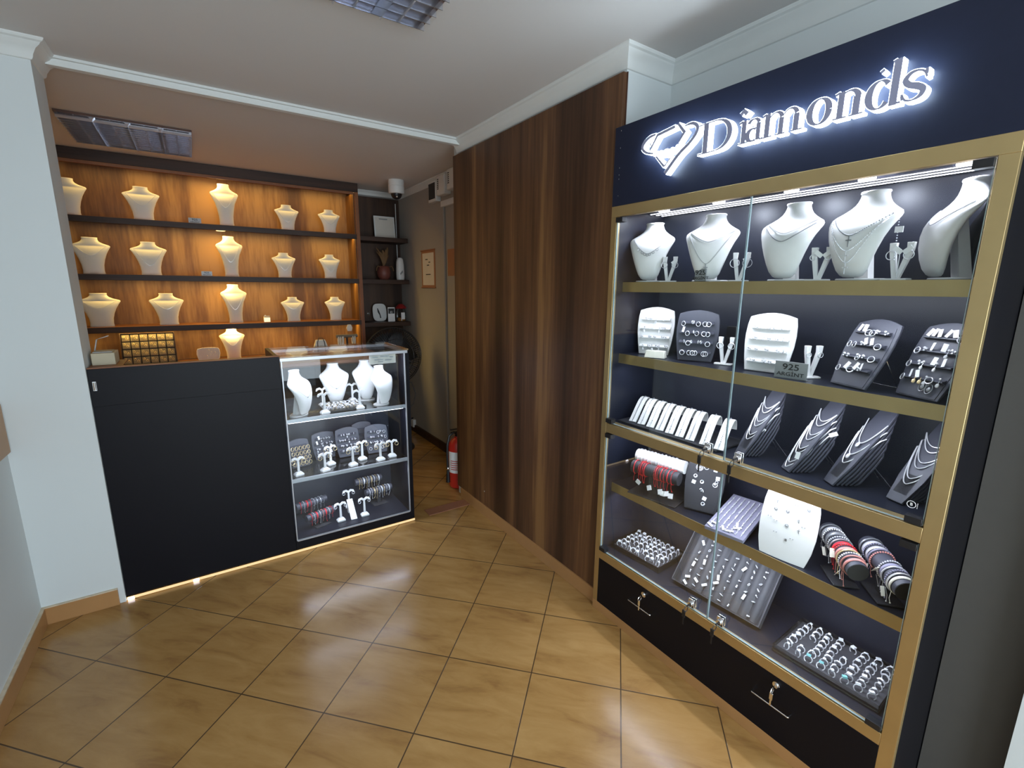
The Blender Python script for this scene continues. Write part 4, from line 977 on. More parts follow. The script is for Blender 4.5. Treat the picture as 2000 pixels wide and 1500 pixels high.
for k, (lab, wh, x, y, th, w_, h_, mm, tl, kinds, ld) in enumerate(EB):
    t, Mb = board('earring_board', lab, (x, y, Z2+.0005), face(th), w_, h_, mm, tl, ld)
    fill(Mb, h_, ld, kinds, wh, 'earrings on the second shelf boards', 6, k+3)
    if k == 4:
        for j, (dx, dz) in enumerate(((-.005, .030), (.012, .026))):
            mbx = MB().torus((0, -.006, 0), .010, .0012, 16, 5, ax='y', sc=(.8, 1.25)); mbx.ball((0, -.006, -.001), .005, (1, .5, 1.3), 8)
            tag(mbx.build('drop_earring', 'silverd', M=Mb @ Matrix.Translation((dx+.012, 0, dz))), f'large oval drop earring, {["left", "right"][j]} one, bottom of the rightmost grey board', 'earring')
        for j, dx in enumerate((-.012, .002)):
            mbx = MB(); mbx.ball((0, -.016, -.012), .0048, (1, .6, 1.3), 8); mbx.tube([(0, -.016, .0), (0, -.016, -.008)], .0008, 4)
            tag(mbx.build('drop_earring', 'goldj', M=Mb @ Matrix.Translation((dx, 0, .24*h_))), f'yellow stone drop earring, {["left", "right"][j]} one, rightmost grey board', 'earring')
tag(MB().loft([[(-.040, -.020, 0), (.040, -.020, 0), (.040, .020, 0), (-.040, .020, 0)], [(-.036, -.012, .028), (.036, -.012, .028), (.036, .014, .028), (-.036, .014, .028)]]).build('cream_block', 'cream', bevel=.002, loc=(1.492, 1.208, Z2+.001), rz=face(25)), 'small cream wedge block in front of the leftmost white board', 'display block')
for k, (x, y, th, lab) in enumerate(((1.570, .966, 20, 'right of the first dark grey board, second shelf'), (1.560, .672, 60, 'behind the 925 ARGINT plate, second shelf'))):
    t = vstand(f'white V-shaped earring stand {lab}', (x, y, Z2+.0005), th, .100)
    for s in (-1, 1): hoops[(.011, .008)[k]](f'silver hoop earring on {"left" if s < 0 else "right"} prong of the V-stand {["right of the first dark grey board", "behind the 925 ARGINT plate"][k]}', 'earring', M=mb_((x, y, Z2+.0005), face(th)) @ Matrix.Translation((s*.019+.004, 0, .080)))
tag(MB().box(-.014, .014, 0, .012, 0, .035).box(-.020, .020, .001, .012, .028, .078).build('cable_box', 'plastb', bevel=.003, loc=(1.672, 1.010, Z2+.055), rz=face(0)), 'small black box on the back of the cabinet behind the second shelf', 'cable box')
argint('engraved grey metal plate reading 925 ARGINT on the second shelf', (1.488, .694, Z2+.0005), face(4), 'plate', .092, .052)

# --- third shelf: white bracelet ramps and grey layered necklace stands ----------------------------
tag(MB().box(1.448, 1.640, .885, 1.345, Z3, Z3+.008).build('ramp_tray', 'darkv', bevel=.002), 'flat black tray under the row of white bracelet ramps', 'tray')
def ramp_prof():
    P = [(-.060, .002), (-.045, .016), (-.025, .038), (-.005, .060), (.015, .078), (.034, .088), (.048, .089), (.060, .082), (.067, .068), (.069, .050)]
    return P
RP = ramp_prof()
def ramp_mesh(w_=.032):
    rs = []
    for i, (y, z) in enumerate(RP):
        a = RP[max(0, i-1)]; b = RP[min(len(RP)-1, i+1)]; d = Vector((b[0]-a[0], b[1]-a[1])).normalized(); n = Vector((-d.y, d.x))*.0022
        rs.append([(-w_/2, y-n.x, z-n.y), (w_/2, y-n.x, z-n.y), (w_/2, y+n.x, z+n.y), (-w_/2, y+n.x, z+n.y)])
    return MB().loft(rs)
rproto = proto(ramp_mesh().build('bracelet_ramp', 'velv', ang=50))
def brace_on_ramp(kind):
    mb = MB(); P = [(0, y-.0030, z+.0058) for y, z in RP[:8]]
    dense = []
    for i in range(len(P)-1):
        for q in range(4):
            u = q/4; dense.append(tuple(P[i][k]*(1-u)+P[i+1][k]*u for k in range(3)))
    if kind == 0: mb.tube(dense, .0014, 6)
    elif kind == 1:
        for p_ in dense: mb.ball(p_, .0017, n=6)
    else:
        mb.tube(dense, .0008, 5)
        for p_ in dense[::3]: mb.torus(p_, .0020, .0007, 8, 4, ax='x')
    for q in (3, 5): mb.ball(dense[q], .0024, n=6)
    return mb
bpr = [proto(brace_on_ramp(k).build('bracelet', 'silverd')) for k in range(3)]
for k in range(9):
    y = 1.300-k*.0475-(.012 if k > 6 else 0)-(.012 if k > 7 else 0); x = 1.530-.002*k; rz = face(14)
    wd_ = 'leftmost' if k == 0 else ('rightmost' if k == 8 else OW[k+1]+' from left')
    rproto(f'white curved bracelet ramp, {wd_} in the row on the third shelf', 'bracelet ramp', 'white bracelet ramps on the third shelf', (x, y, Z3+.0085), rz)
    bpr[(k*2) % 3](f'silver bracelet on the {wd_} white ramp, third shelf', 'bracelet', 'bracelets on the white ramps', (x, y, Z3+.0085), rz)
def layer_stand(label, loc, th, L_=.275, tilt=32, nl=6, w_=.072):
    M = Matrix.Translation(loc) @ Matrix.Rotation(face(th), 4, 'Z'); t = thing('necklace_stand', label, 'necklace stand', M=M)
    T_ = Matrix.Rotation(R_(-tilt), 4, 'X')
    for k in range(nl):
        l = L_-k*.024; y0 = .0+k*.0105; ww = w_*(1-.03*k)
        v0 = (y0+.0058)*math.tan(R_(tilt))
        poly = [(-ww*.30, v0), (ww*.30, v0), (ww*.46, l*.30), (ww*.50, l*.70), (ww*.44, l*.93), (ww*.30, l), (-ww*.30, l), (-ww*.44, l*.93), (-ww*.50, l*.70), (-ww*.46, l*.30)]
        MB().prism(poly, -y0-.0055, -y0, T_ @ UPR).build('layer', 'greyv', t, bevel=.001)
    b = T_ @ Vector((0, nl*.0115, 0))
    mb = MB().box(-w_*.25, w_*.25, .0, .030, .030, .090, T_); mb.build('core', 'darkv', t)
    top = T_ @ Vector((0, nl*.0115, L_*.42))
    for s in (-1, 1): MB().tube([(s*.010, top.y-.006, top.z), (s*.020, top.y+.045, .002)], .0014, 6).build('easel_leg', 'chrome', t)
    return t, M @ T_
def stand_chain(Mb, L_, w_, k, d, label, r=.0011, pend=None, m='silver'):
    mb = MB(); P = []; y0 = k*.0115
    zt = (L_-k*.020)*.80
    for i in range(31):
        u = -1+2*i/30; x = u*(w_*.50+.003); z = zt-d*(1-u*u); y = -.004-(0 if abs(u) < .96 else 0)
        P.append((x, y+(y0 if abs(u) > .97 else (y0*max(0, u-.2)*.9)), z))
    mb.tube(P, r, 5)
    if pend: mb.ball((P[15][0], P[15][1]-.003, P[15][2]-.008), .006, (1, .5, 1.4), 10)
    return tag(mb.build('necklace', m, M=Mb), label, 'necklace')
LS = [('first', 1.490, .830, -30, .275, 28), ('second', 1.482, .672, -36, .278, 31), ('third', 1.486, .552, -38, .278, 32), ('fourth', 1.500, .398, -22, .270, 37)]
for i, (nm, x, y, th, L_, tl) in enumerate(LS):
    if i == 3: nm = 'rightmost'
    t, Mb = layer_stand(f'dark grey layered leaning necklace stand, {nm} from the bracelet ramps' if i < 3 else 'dark grey layered necklace stand at the right door edge, third shelf', (x, y, Z3+.001), th, L_, tl)
    n = (6, 8, 3, 6)[i]
    for q in range(n):
        d = (.035+.018*q) if i != 2 else (.075, .100, .115)[q]
        stand_chain(Mb, L_, .072, min(4, q//2 if n > 4 else q), d, f'silver chain, {OW[q+1]} from top, {nm} grey layered necklace stand' if i < 3 else f'silver chain, {OW[q+1]} from top, rightmost layered necklace stand', .0015, pend=(i == 2 and q < 2))
for i, (x, y, z, a) in enumerate(((1.530, .770, 1.000, 30), (1.530, .560, 1.040, 60), (1.490, .640, .965, 10))):
    tagp(f'white price tag dangling beside the {["first", "second", "second"][i]} layered necklace stand', 'price tag', 'price tags by the layered stands', M=Matrix.Translation((x, y, z)) @ Matrix.Rotation(R_(-80), 4, 'Z') @ Matrix.Rotation(R_(a), 4, 'Y'))
# --- fourth shelf ------------------------------------------------------------------------------------
def roll(name, label, c, ax, L_, r, mname, cat='bracelet roll'):
    """horizontal display roll on a post with a base plate; ax = heading of the roll axis (radians)"""
    t = thing(name, label, cat, (c[0], c[1], c[2]), ax)
    return t
def bangle(r, tube_, sx=1.0, kind=0, seed=0):
    r = r*1.012+.0006
    rnd = random.Random(seed); mb = MB(); n = 26
    if kind == 0: mb.torus((0, 0, 0), r+tube_, tube_, n, 6, ax='x')
    elif kind == 1:
        for k in range(30):
            a = 2*math.pi*k/30; mb.ball((0, math.cos(a)*(r+tube_), math.sin(a)*(r+tube_)), tube_*1.15, n=6)
    else:
        rs = [[(x*tube_*2.2, math.cos(2*math.pi*k/n)*(r+q*tube_*.8), math.sin(2*math.pi*k/n)*(r+q*tube_*.8)) for x, q in ((-1, .1), (-.6, 1), (.6, 1), (1, .1))] for k in range(n+1)]
        mb.loft(rs, False)
    a = rnd.uniform(-.9, .9)
    P = [(rnd.uniform(-.003, .003), math.sin(a)*.01-(r+tube_)*.75, -(r+tube_)*.6), (0, -(r)*.8, -(r)*1.5), (rnd.uniform(-.006, .006), -(r)*.7, -(r)*1.5-rnd.uniform(.008, .022))]
    mb.tube(P, .0009, 4); mb.ball(P[-1], .0022, n=6)
    return mb
# roll display one: white roll behind, black roll in front, red cord bracelets
A1 = R_(-90)+R_(12)
B1 = (1.505, 1.165, Z4+.0005)
t = thing('bracelet_roll_stand', 'black base with a white upper roll and black lower roll, fourth shelf left', 'bracelet roll', B1, A1)
MB().box(-.105, .105, -.050, .045, 0, .006).build('base_plate', 'darkv', t, bevel=.002)
MB().box(-.035, .035, .000, .012, .006, .130).build('post', 'darkv', t)
MB().cyl((-.105, .022, .150), (.105, .022, .150), .026, n=28).build('upper_roll', 'velv', t, ang=50)
MB().cyl((-.102, -.018, .112), (.102, -.018, .112), .026, n=28).build('lower_roll', 'darkv', t, ang=50)
MB1 = mb_(B1, A1)
pr_ = [proto(bangle(.0262, .0017, kind=k, seed=k).build('bracelet', 'red')) for k in (0, 1)]
for j, x in enumerate((-.086, -.062, -.055, -.046, -.036, .006, .014, .022, .036, .046, .064, .080)):
    pr_[j % 2](f'red cord bracelet, {OW[j+1]} from left on the black lower roll, fourth shelf', 'bracelet', 'red cord bracelets on the black roll', M=MB1 @ Matrix.Translation((x, -.018, .112)) @ Matrix.Rotation(R_(random.uniform(-5, 5)), 4, 'Z'))
pw_ = [proto(bangle(.0262, .0015, kind=k, seed=9+k).build('bracelet', 'silver')) for k in (0, 1, 2)]
for j in range(11):
    x = -.092+.0155*j
    pw_[j % 3](f'silver and white bracelet, {OW[j+1]} from left on the white upper roll', 'bracelet', 'pale bracelets on the white roll', M=MB1 @ Matrix.Translation((x, .022, .150)) @ Matrix.Rotation(R_(random.uniform(-6, 6)), 4, 'Z'))
for j, (x, z) in enumerate(((-.058, .062), (-.008, .052), (.040, .050), (.050, .046), (.066, .050), (.084, .046))):
    tag(MB().box(-.010, .010, -.0005, .0005, -.010, .010).build('price_tag', 'tag', M=MB1 @ Matrix.Translation((x, -.050, z)) @ Matrix.Rotation(R_(random.uniform(-40, 40)), 4, 'Y') @ Matrix.Rotation(R_(random.uniform(-30, 10)), 4, 'X')), f'white price tag, {OW[j+1]} from left, dangling under the red bracelets', 'price tag', 'tags under the red bracelets')
# dark pad with brooches
t, Mb = board('brooch_pad', 'black cushion pad leaning on the fourth shelf, pinned with silver brooches', (1.530, .978, Z4+.001), face(22), .145, .205, 'darkv', 22, [], thick=.016)
br = [(-.025, .165, 0), (.000, .170, 1), (.034, .165, 2), (.046, .135, 2), (-.035, .130, 3), (-.008, .112, 3), (.040, .110, 1), (-.004, .080, 4), (-.038, .105, 2), (.010, .050, 2), (.008, .030, 3)]
for j, (x, z, k) in enumerate(br):
    mb = MB()
    if k == 0:
        for q in range(3): mb.torus((0, -.003, 0), .004+.0042*q, .0012, 18, 5, ax='y')
        mb.ball((0, -.004, 0), .004, n=8)
    elif k == 1: mb.torus((0, -.003, 0), .008, .0016, 18, 5, ax='y'); mb.ball((0, -.004, .002), .004, n=8); mb.torus((.007, -.003, .010), .005, .001, 12, 4, ax='y')
    elif k == 2: mb.box(-.007, .007, -.0035, -.002, -.006, .008)
    elif k == 3: mb.torus((0, -.003, 0), .006, .0016, 14, 5, ax='y'); mb.ball((.003, -.004, -.002), .003, n=6)
    else: mb.tube([(-.008, -.003, 0), (-.003, -.004, .005), (.004, -.004, .002), (.008, -.003, -.004)], .002, 5); mb.ball((0, -.004, -.003), .003, n=6)
    tag(mb.build('price_tag' if k == 2 else 'brooch', 'tag' if k == 2 else 'silver', M=Mb @ Matrix.Translation((x, 0, z)) @ Matrix.Rotation(R_(random.uniform(-20, 20)), 4, 'Y')), ('white tag' if k == 2 else ('round filigree brooch' if k == 0 else 'small silver brooch'))+f' on the black cushion pad, {OW[j+1]} piece counted from top left', 'price tag' if k == 2 else 'brooch')
# lavender flat pad with chains
ZP = Matrix.Translation((1.440, .822, Z4+.010)) @ Matrix.Rotation(face(8), 4, 'Z') @ Matrix.Rotation(R_(13), 4, 'X')
t = thing('chain_pad', 'flat lavender grey pad covered with bracelets, sloping over the fourth shelf edge', 'bracelet pad', M=ZP)
MB().box(-.068, .068, 0, .235, -.006, .008).build('pad', 'lav', t, bevel=.002)
MB().box(-.050, .050, .190, .215, -.052, -.006).build('prop_block', 'darkv', t)
for j in range(7):
    x = -.054+.018*j; mb = MB(); rnd = random.Random(j)
    for q in range(34):
        y = .012+.0062*q; mb.ball((x+rnd.uniform(-.0012, .0012), y, .0115), rnd.choice((.0012, .0016, .0024, .0032)), n=6)
    mb.tube([(x, .010, .0105), (x, .222, .0105)], .0008, 4)
    tag(mb.build('bracelet', 'silver', M=ZP), f'silver bracelet laid lengthwise on the lavender pad, {OW[j+1]} from left', 'bracelet', 'bracelets on the lavender pad')
for j, (x, y, a) in enumerate(((-.045, .030, 80), (-.052, .012, 60), (-.010, .020, 30), (.015, .016, 110), (.030, .045, 125), (.022, .060, 20))):
    tag(MB().box(-.004, .004, -.013, .013, .0125, .0132).build('price_tag', 'tag', M=ZP @ Matrix.Translation((x, y, 0)) @ Matrix.Rotation(R_(a), 4, 'Z')), f'white paper tag, {OW[j+1]} from left, near the front edge of the lavender pad', 'price tag', 'tags on the lavender pad')
# big white curved board with stud earrings
WBM = Matrix.Translation((1.455, .640, Z4+.001)) @ Matrix.Rotation(face(6), 4, 'Z')
t = thing('curved_earring_board', 'large bright white curved board with stud earrings, middle of the fourth shelf', 'earring display', M=WBM)
def wbs(x, v): return Vector((x, .004+v*.22+.10*(v-.42)**2*.5+.9*x*x, v*1.0))
rs = []; OL = [(0, .40), (.06, .425), (.2, .47), (.4, .50), (.6, .50), (.78, .485), (.92, .45), (.97, .40)]
for v, hw in OL+[(1.0, .20)]:
    row = []
    for q in range(13):
        x = (-1+2*q/12)*hw*.165
        vv = v if v < .9 else v+(.02*(1-abs(-1+2*q/12)**2))
        p_ = wbs(x, vv*.222); row.append(p_)
    rs.append(row)
back = [[p_+Vector((0, .006, 0)) for p_ in r] for r in rs]
m = MB()
for a_, flip in ((rs, 0), (back, 1)): m.loft(a_, False, closed=False)
edge = [r[0] for r in rs]+rs[-1][1:]+[r[-1] for r in rs[::-1]][1:]+rs[0][::-1][1:]; e2 = [p_+Vector((0, .006, 0)) for p_ in edge]
m.loft([edge, e2], False)
m.build('panel', 'velv', t, ang=60)
MB().tube([(0, .060, .15), (0, .115, .003)], .002, 6).build('easel_leg', 'chrome', t)
for j, (x, v, k) in enumerate(((-.040, .80, 0), (-.010, .84, 1), (.015, .82, 1), (.050, .80, 2), (-.040, .68, 2), (-.005, .70, 2), (.030, .62, 0), (-.055, .55, 1), (-.035, .52, 1), (.000, .50, 2), (.035, .48, 0), (-.030, .36, 1), (.005, .30, 3), (.020, .34, 1), (.045, .55, 1))):
    mb = MB()
    if k == 0: mb.tube([(0, 0, .006), (0, 0, -.008)], .0009, 4); mb.tube([(-.004, 0, .001), (.004, 0, .001)], .0009, 4)
    elif k == 1: mb.ball((-.004, 0, 0), .0018, n=6); mb.ball((.004, 0, 0), .0018, n=6)
    elif k == 2: mb.torus((0, 0, 0), .0045, .0010, 12, 4, ax='y'); mb.ball((0, 0, -.001), .0018, n=6)
    else: mb.box(-.003, .003, -.001, .001, -.004, .004)
    p_ = wbs(x, v*.222)
    tag(mb.build('earring', 'silverd', M=WBM @ Matrix.Translation(p_+Vector((0, -.002, 0)))), f'tiny stud earring pair, {OW[(j % 4)+1]} in {OW[j//4+1]} row of the large white board', 'earring', 'studs on the large white board')
# two grey bracelet rolls pointing to the glass
def long_roll(label, c, L_, r, ang, tiltz, group=None):
    M = Matrix.Translation(c) @ Matrix.Rotation(ang, 4, 'Z')
    t = thing('bracelet_roll', label, 'bracelet roll', M=M)
    z0 = .088
    MB().box(-.045, .060, -.034, .034, 0, .006).build('base_plate', 'darkv', t, bevel=.002)
    MB().box(-.012, .012, -.010, .010, .006, z0-r*.8).build('post', 'darkv', t)
    R2 = Matrix.Translation((0, 0, z0)) @ Matrix.Rotation(R_(tiltz), 4, 'Y')
    MB().cyl((-L_/2, 0, 0), (L_/2, 0, 0), r, n=30, M=R2).build('roll', 'greyv', t, ang=50)
    MB().cyl((L_/2, 0, 0), (L_/2+.0015, 0, 0), r*.97, n=30, M=R2).build('end_cap', 'ink', t)
    return t, M @ R2
ANG = math.atan2(-.17, -.19)
for i, (c, lab, mats) in enumerate((((1.525, .500, Z4+.0005), 'grey bracelet roll with silver, pink and red bracelets, fourth shelf right', ['silverd', 'silver', 'velv', 'silverd', 'silverd', 'silver', 'silverd', 'red', 'red', 'pink', 'goldj', 'silver', 'pink', 'pink']),
                             ((1.534, .395, Z4+.0005), 'grey bracelet roll with white and silver bracelets, right end of fourth shelf', ['silverd', 'silver', 'lav', 'silver', 'lav', 'pink', None, None, 'silver', 'lav', 'silver', 'lav', 'silver', 'cream']))):
    t, Mr = long_roll(lab, c, .215, .0265, ANG, 4)
    for j, mm in enumerate(mats):
        if mm is None: continue
        x = -.088+.0135*j
        tag(bangle(.0267, .0024, kind=(0, 2, 1, 2, 0, 1)[j % 6], seed=j+20*i).build('bracelet', mm, M=Mr @ Matrix.Translation((x, 0, 0)) @ Matrix.Rotation(R_(random.uniform(-8, 8)), 4, 'Z')), f'{ {"silverd": "dark silver", "silver": "silver", "velv": "white", "red": "red cord", "pink": "pink cord", "goldj": "gold coloured", "lav": "pale lilac", "cream": "cream"}[mm]} bracelet, {OW[min(12, j+1)] if j < 12 else ["next to last", "last"][j-12]} from the back, {["red and silver", "white and silver"][i]} roll at right', 'bracelet', ['bracelets on the mixed roll', 'bracelets on the pale roll'][i])
    for j in range(5):
        x = -.03+.026*j
        tag(MB().box(-.006, .006, -.0005, .0005, -.014, .012).build('price_tag', 'tag' if j % 2 else 'cream', M=Mr @ Matrix.Translation((x, (.034 if j % 2 else -.034), -.030+(.03 if j == 2 else 0))) @ Matrix.Rotation(R_(random.uniform(-50, 50)), 4, 'Y') @ Matrix.Rotation(R_(90+random.uniform(-40, 40)), 4, 'Z')), f'paper tag, {OW[j+1]} from the back, hanging on the {["red and silver", "white and silver"][i]} bracelet roll', 'price tag', ['tags on the mixed roll', 'tags on the pale roll'][i])

# --- bottom shelf: ring trays -------------------------------------------------------------------------
def ring_mesh(kind):
    mb = MB(); mb.torus((0, 0, .006), .0088, .0013, 18, 5, ax='y')
    if kind == 0: mb.ball((0, 0, .0165), .0042, (1, 1, .7), 8, mi=1)
    elif kind == 1: mb.box(-.005, .005, -.0045, .0045, .0140, .0185, mi=1)
    elif kind == 2:
        for a in range(6): mb.ball((math.cos(a*1.047)*.004, math.sin(a*1.047)*.004, .0155), .0020, n=6, mi=1)
        mb.ball((0, 0, .0165), .0024, n=6, mi=1)
    elif kind == 3: mb.tube([(-.008, -.003, .011), (-.003, 0, .0155), (.003, 0, .0155), (.008, .003, .011)], .0022, 6)
    else: mb.ball((0, 0, .0160), .0036, (1.5, 1, .6), 8, mi=1)
    return mb
rings = [proto(ring_mesh(k).build('ring', ['silver', 'stone'])) for k in range(5)]
rings.append(proto(ring_mesh(1).build('ring', ['silver', 'teal'])))
KN = ['silver ring with round stone', 'silver ring with square head', 'silver flower ring', 'plain twisted silver ring', 'silver ring with oval stone', 'silver ring with teal stone']
def tray(label, loc, rz, w_, d_, tilt=0, hh=.022, mname='midv', ribs=0):
    M = Matrix.Translation(loc) @ Matrix.Rotation(rz, 4, 'Z') @ Matrix.Rotation(R_(tilt), 4, 'X')
    t = thing('ring_tray', label, 'ring tray', M=M)
    m = MB()
    for a in (-w_/2, w_/2-.004): m.box(a, a+.004, 0, d_, 0, hh)
    for b in (0, d_-.004): m.box(-w_/2+.004, w_/2-.004, b, b+.004, 0, hh)
    m.build('rim', 'acry' if not ribs else 'plate', t)
    MB().box(-w_/2+.004, w_/2-.004, .004, d_-.004, 0, hh-.012).build('foam', mname, t, bevel=.001)
    return t, M, hh-.012
def fill_rings(M, w_, d_, z, nx, ny, where, group, seed, teal=0):
    rnd = random.Random(seed)
    for j in range(ny):
        for i in range(nx):
            if rnd.random() < .08: continue
            k = rnd.choice((0, 1, 2, 3, 4, 1, 0)); 
            if teal and j == 0 and i in (2, 3, 5): k = 5
            x = -w_/2+.014+(w_-.028)*(i+.5)/nx+rnd.uniform(-.003, .003); y = .014+(d_-.028)*(j+.5)/ny+rnd.uniform(-.003, .003)
            q = M @ Matrix.Translation((x, y, z+.0005)) @ Matrix.Scale(1.22, 4) @ Matrix.Rotation(R_(rnd.uniform(-40, 40)), 4, 'Z') @ Matrix.Rotation(R_(rnd.uniform(-28, 5)), 4, 'X')
            rings[k](f'{KN[k]}, {OW[i+1]} from left, {OW[j+1]} row from front, {where}', 'ring', group, M=q)
t, M_, z_ = tray('black ring tray with clear rim at the left end of the bottom shelf', (1.462, 1.225, Z5+.002), face(4), .255, .205)
fill_rings(M_, .255, .205, z_, 9, 6, 'left ring tray', 'rings in the left ring tray', 5)
t, M_, z_ = tray('black ring tray with clear rim at the right end of the bottom shelf', (1.452, .475, Z5+.002), face(2), .290, .215)
fill_rings(M_, .290, .215, z_, 8, 7, 'right ring tray', 'rings in the right ring tray', 6, teal=1)
# ribbed sloping tray
RW, RD = .345, .232
RM = Matrix.Translation((1.497, .862, Z5+.002)) @ Matrix.Rotation(face(3), 4, 'Z') @ Matrix.Rotation(R_(50), 4, 'X')
t = thing('ribbed_tray', 'steep ribbed dark grey tray of small pieces between the two ring trays', 'ring tray', M=RM)
m = MB()
for a in (-RW/2, RW/2-.004): m.box(a, a+.004, 0, RD, 0, .024)
for b in (0, RD-.004): m.box(-RW/2+.004, RW/2-.004, b, b+.004, 0, .024)
m.build('rim', 'midv', t); MB().box(-RW/2+.004, RW/2-.004, .004, RD-.004, 0, .004).build('floor', 'darkv', t)
for k in range(9):
    x = -RW/2+.014+(RW-.028)*(k+.5)/9; ww = .0165
    P = [(x-ww*.92+2*ww*.92*q/8, .004+.010*math.sin(math.pi*q/8)) for q in range(9)]
    rs = [[(a, y, b) for a, b in P]+[(P[-1][0], y, .004), (P[0][0], y, .004)] for y in (.006, RD-.006)]
    MB().loft(rs).build('foam_rib', 'midv', t, ang=60)
MB().box(-.06, .06, RD*.55, RD*.56, -.085, -.002).build('prop_foot', 'darkv', t)
rnd = random.Random(3)
sm = []
for kd in range(4):
    mb = MB()
    if kd == 0: mb.torus((0, 0, .004), .006, .0012, 14, 5, ax='y')
    elif kd == 1: mb.ball((0, 0, .003), .0034, n=8); mb.ball((.004, .004, .002), .0028, n=6)
    elif kd == 2: mb.ball((0, 0, .003), .0030, n=8); mb.tube([(0, 0, .003), (.006, -.006, .004)], .0012, 5)
    else: mb.box(-.0045, .0045, -.010, .010, .002, .0030)
    sm.append(proto(mb.build('price_tag' if kd == 3 else ('ring' if kd == 0 else 'earring'), 'tag' if kd == 3 else 'silver')))
for k in range(8):
    x = -RW/2+.014+(RW-.028)*(k+1)/9
    for q in range(9):
        if rnd.random() < .22: continue
        kd = rnd.choice((0, 1, 2, 1, 3, 0)); y = .018+(RD-.036)*q/8+rnd.uniform(-.004, .004)
        sm[kd](f'{["small silver ring", "silver stud pair", "silver earring", "white price tag"][kd]}, {OW[k+1]} groove from left, {OW[q+1]} from bottom, ribbed tray', 'price tag' if kd == 3 else ('ring' if kd == 0 else 'earring'), 'pieces in the ribbed tray', M=RM @ Matrix.Translation((x, y, .010)) @ Matrix.Rotation(R_(rnd.uniform(-70, 70)), 4, 'Z'))

# ================================================================== GLASS CASE CONTENTS
C1, C2, C3 = .7575, .4205, .0695
CB = [('leftmost, turned to the side', .405, 2.705, 42, .250, .165), ('middle', .640, 2.885, -2, .245, .170), ('rear one of the right pair', .826, 2.880, -10, .250, .155), ('front one of the right pair', .866, 2.712, 20, .235, .150)]
for nm, x, y, a, h_, w_ in CB:
    t = curved_bust('necklace_bust', 'velv', f'white necklace bust in the glass case, {nm}', h_, w_, 1.0); t.location = (x, y, C1); t.rotation_euler = (0, 0, R_(a))
    if 'middle' in nm or 'left' in nm:
        mb, P = chain_on(h_, w_, .70, .42, .0007, 30); mb.ball(P[15], .003, n=6)
        tag(mb.build('necklace', 'silverd', loc=(x, y, C1), rz=R_(a)), f'very fine chain on the {"middle" if "middle" in nm else "leftmost"} bust in the glass case', 'necklace')
    if 'leftmost' in nm: MB().lathe([(.021, 0), (.026, .004), (.027, .010), (.025, .016), (.019, .018)], 24, Matrix.Translation((0, w_*.075, h_*.90))).build('collar_ring', 'velv', t)
def tstand(label, loc, rz, h=.115, s=1.15, group='white T-shaped earring stands in the glass case'):
    t = thing('earring_stand', label, 'earring stand', loc, rz, group)
    MB().loft([[(-.022, -.016, 0), (.022, -.016, 0), (.022, .016, 0), (-.022, .016, 0)], [(-.024, -.018, .010), (.024, -.018, .010), (.024, .018, .010), (-.024, .018, .010)], [(-.013, -.010, .022), (.013, -.010, .022), (.013, .010, .022), (-.013, .010, .022)]]).build('base', 'velv', t, bevel=.002)
    MB().loft([[(-.006, -.004, .020), (.006, -.004, .020), (.006, .004, .020), (-.006, .004, .020)], [(-.005, -.004, h-.020), (.005, -.004, h-.020), (.005, .004, h-.020), (-.005, .004, h-.020)]]).build('post', 'velv', t)
    MB().stroke([(-.030*s, h-.018), (-.025*s, h-.007), (-.012*s, h-.003), (0, h-.014), (.012*s, h-.003), (.025*s, h-.007), (.030*s, h-.018)], [.005, .011, .012, .014, .012, .011, .005], -.004, .004, UPR).build('curved_top', 'velv', t)
    return t
TS = [(.560, 2.840, C1, .112, 'left of the middle bust, upper shelf'), (.532, 2.662, C1, .118, 'front left of the ring tray, upper shelf'), (.742, 2.880, C1, .112, 'between middle and right busts, upper shelf'), (.728, 2.672, C1, .112, 'front right of the ring tray, upper shelf'),
      (.375, 2.680, C2, .105, 'front left corner, middle shelf'), (.512, 2.668, C2, .108, 'second from left at the front, middle shelf'), (.562, 2.752, C2, .118, 'third from left, set slightly back, middle shelf'), (.668, 2.668, C2, .115, 'centre front, middle shelf'), (.742, 2.735, C2, .118, 'right of centre, set back, middle shelf'), (.832, 2.668, C2, .112, 'second from right, middle shelf'), (.912, 2.690, C2, .108, 'rightmost, middle shelf'),
      (.588, 2.712, C3, .118, 'left one at the front of the case floor'), (.728, 2.705, C3, .118, 'right one at the front of the case floor'), (.678, 2.870, C3, .118, 'rear one behind the white ramp on the case floor')]
hg = [proto(MB().torus((0, -.006, -.012), .011, .0014, 18, 5, ax='y').build('earring', 'goldj')), proto(MB().torus((0, -.006, -.009), .008, .0014, 16, 5, ax='y').build('earring', 'silver'))]
for j, (x, y, z, h, lab) in enumerate(TS):
    rz = R_(random.uniform(-10, 18)); tstand(f'white T-shaped earring stand, {lab}', (x, y, z), rz, h)
    if z != C1:
        for s in (-1, 1):
            hg[0 if z == C2 else 1](f'{"gold" if z == C2 else "silver"} earring, {"left" if s < 0 else "right"} arm, T-stand {lab}', 'earring', 'earrings on the T-shaped stands', M=mb_((x, y, z), rz) @ Matrix.Translation((s*.029, 0, h-.012)))
t, M_, z_ = tray('small grey tray heaped with rings on the upper shelf of the glass case', (.645, 2.660, C1+.001), R_(2), .235, .160, hh=.020)
cr = [proto(ring_mesh(k).build('ring', [mm, 'stone'])) for k, mm in ((0, 'silver'), (1, 'goldj'), (2, 'silver'), (3, 'silver'), (4, 'goldj'))]
rnd = random.Random(11)
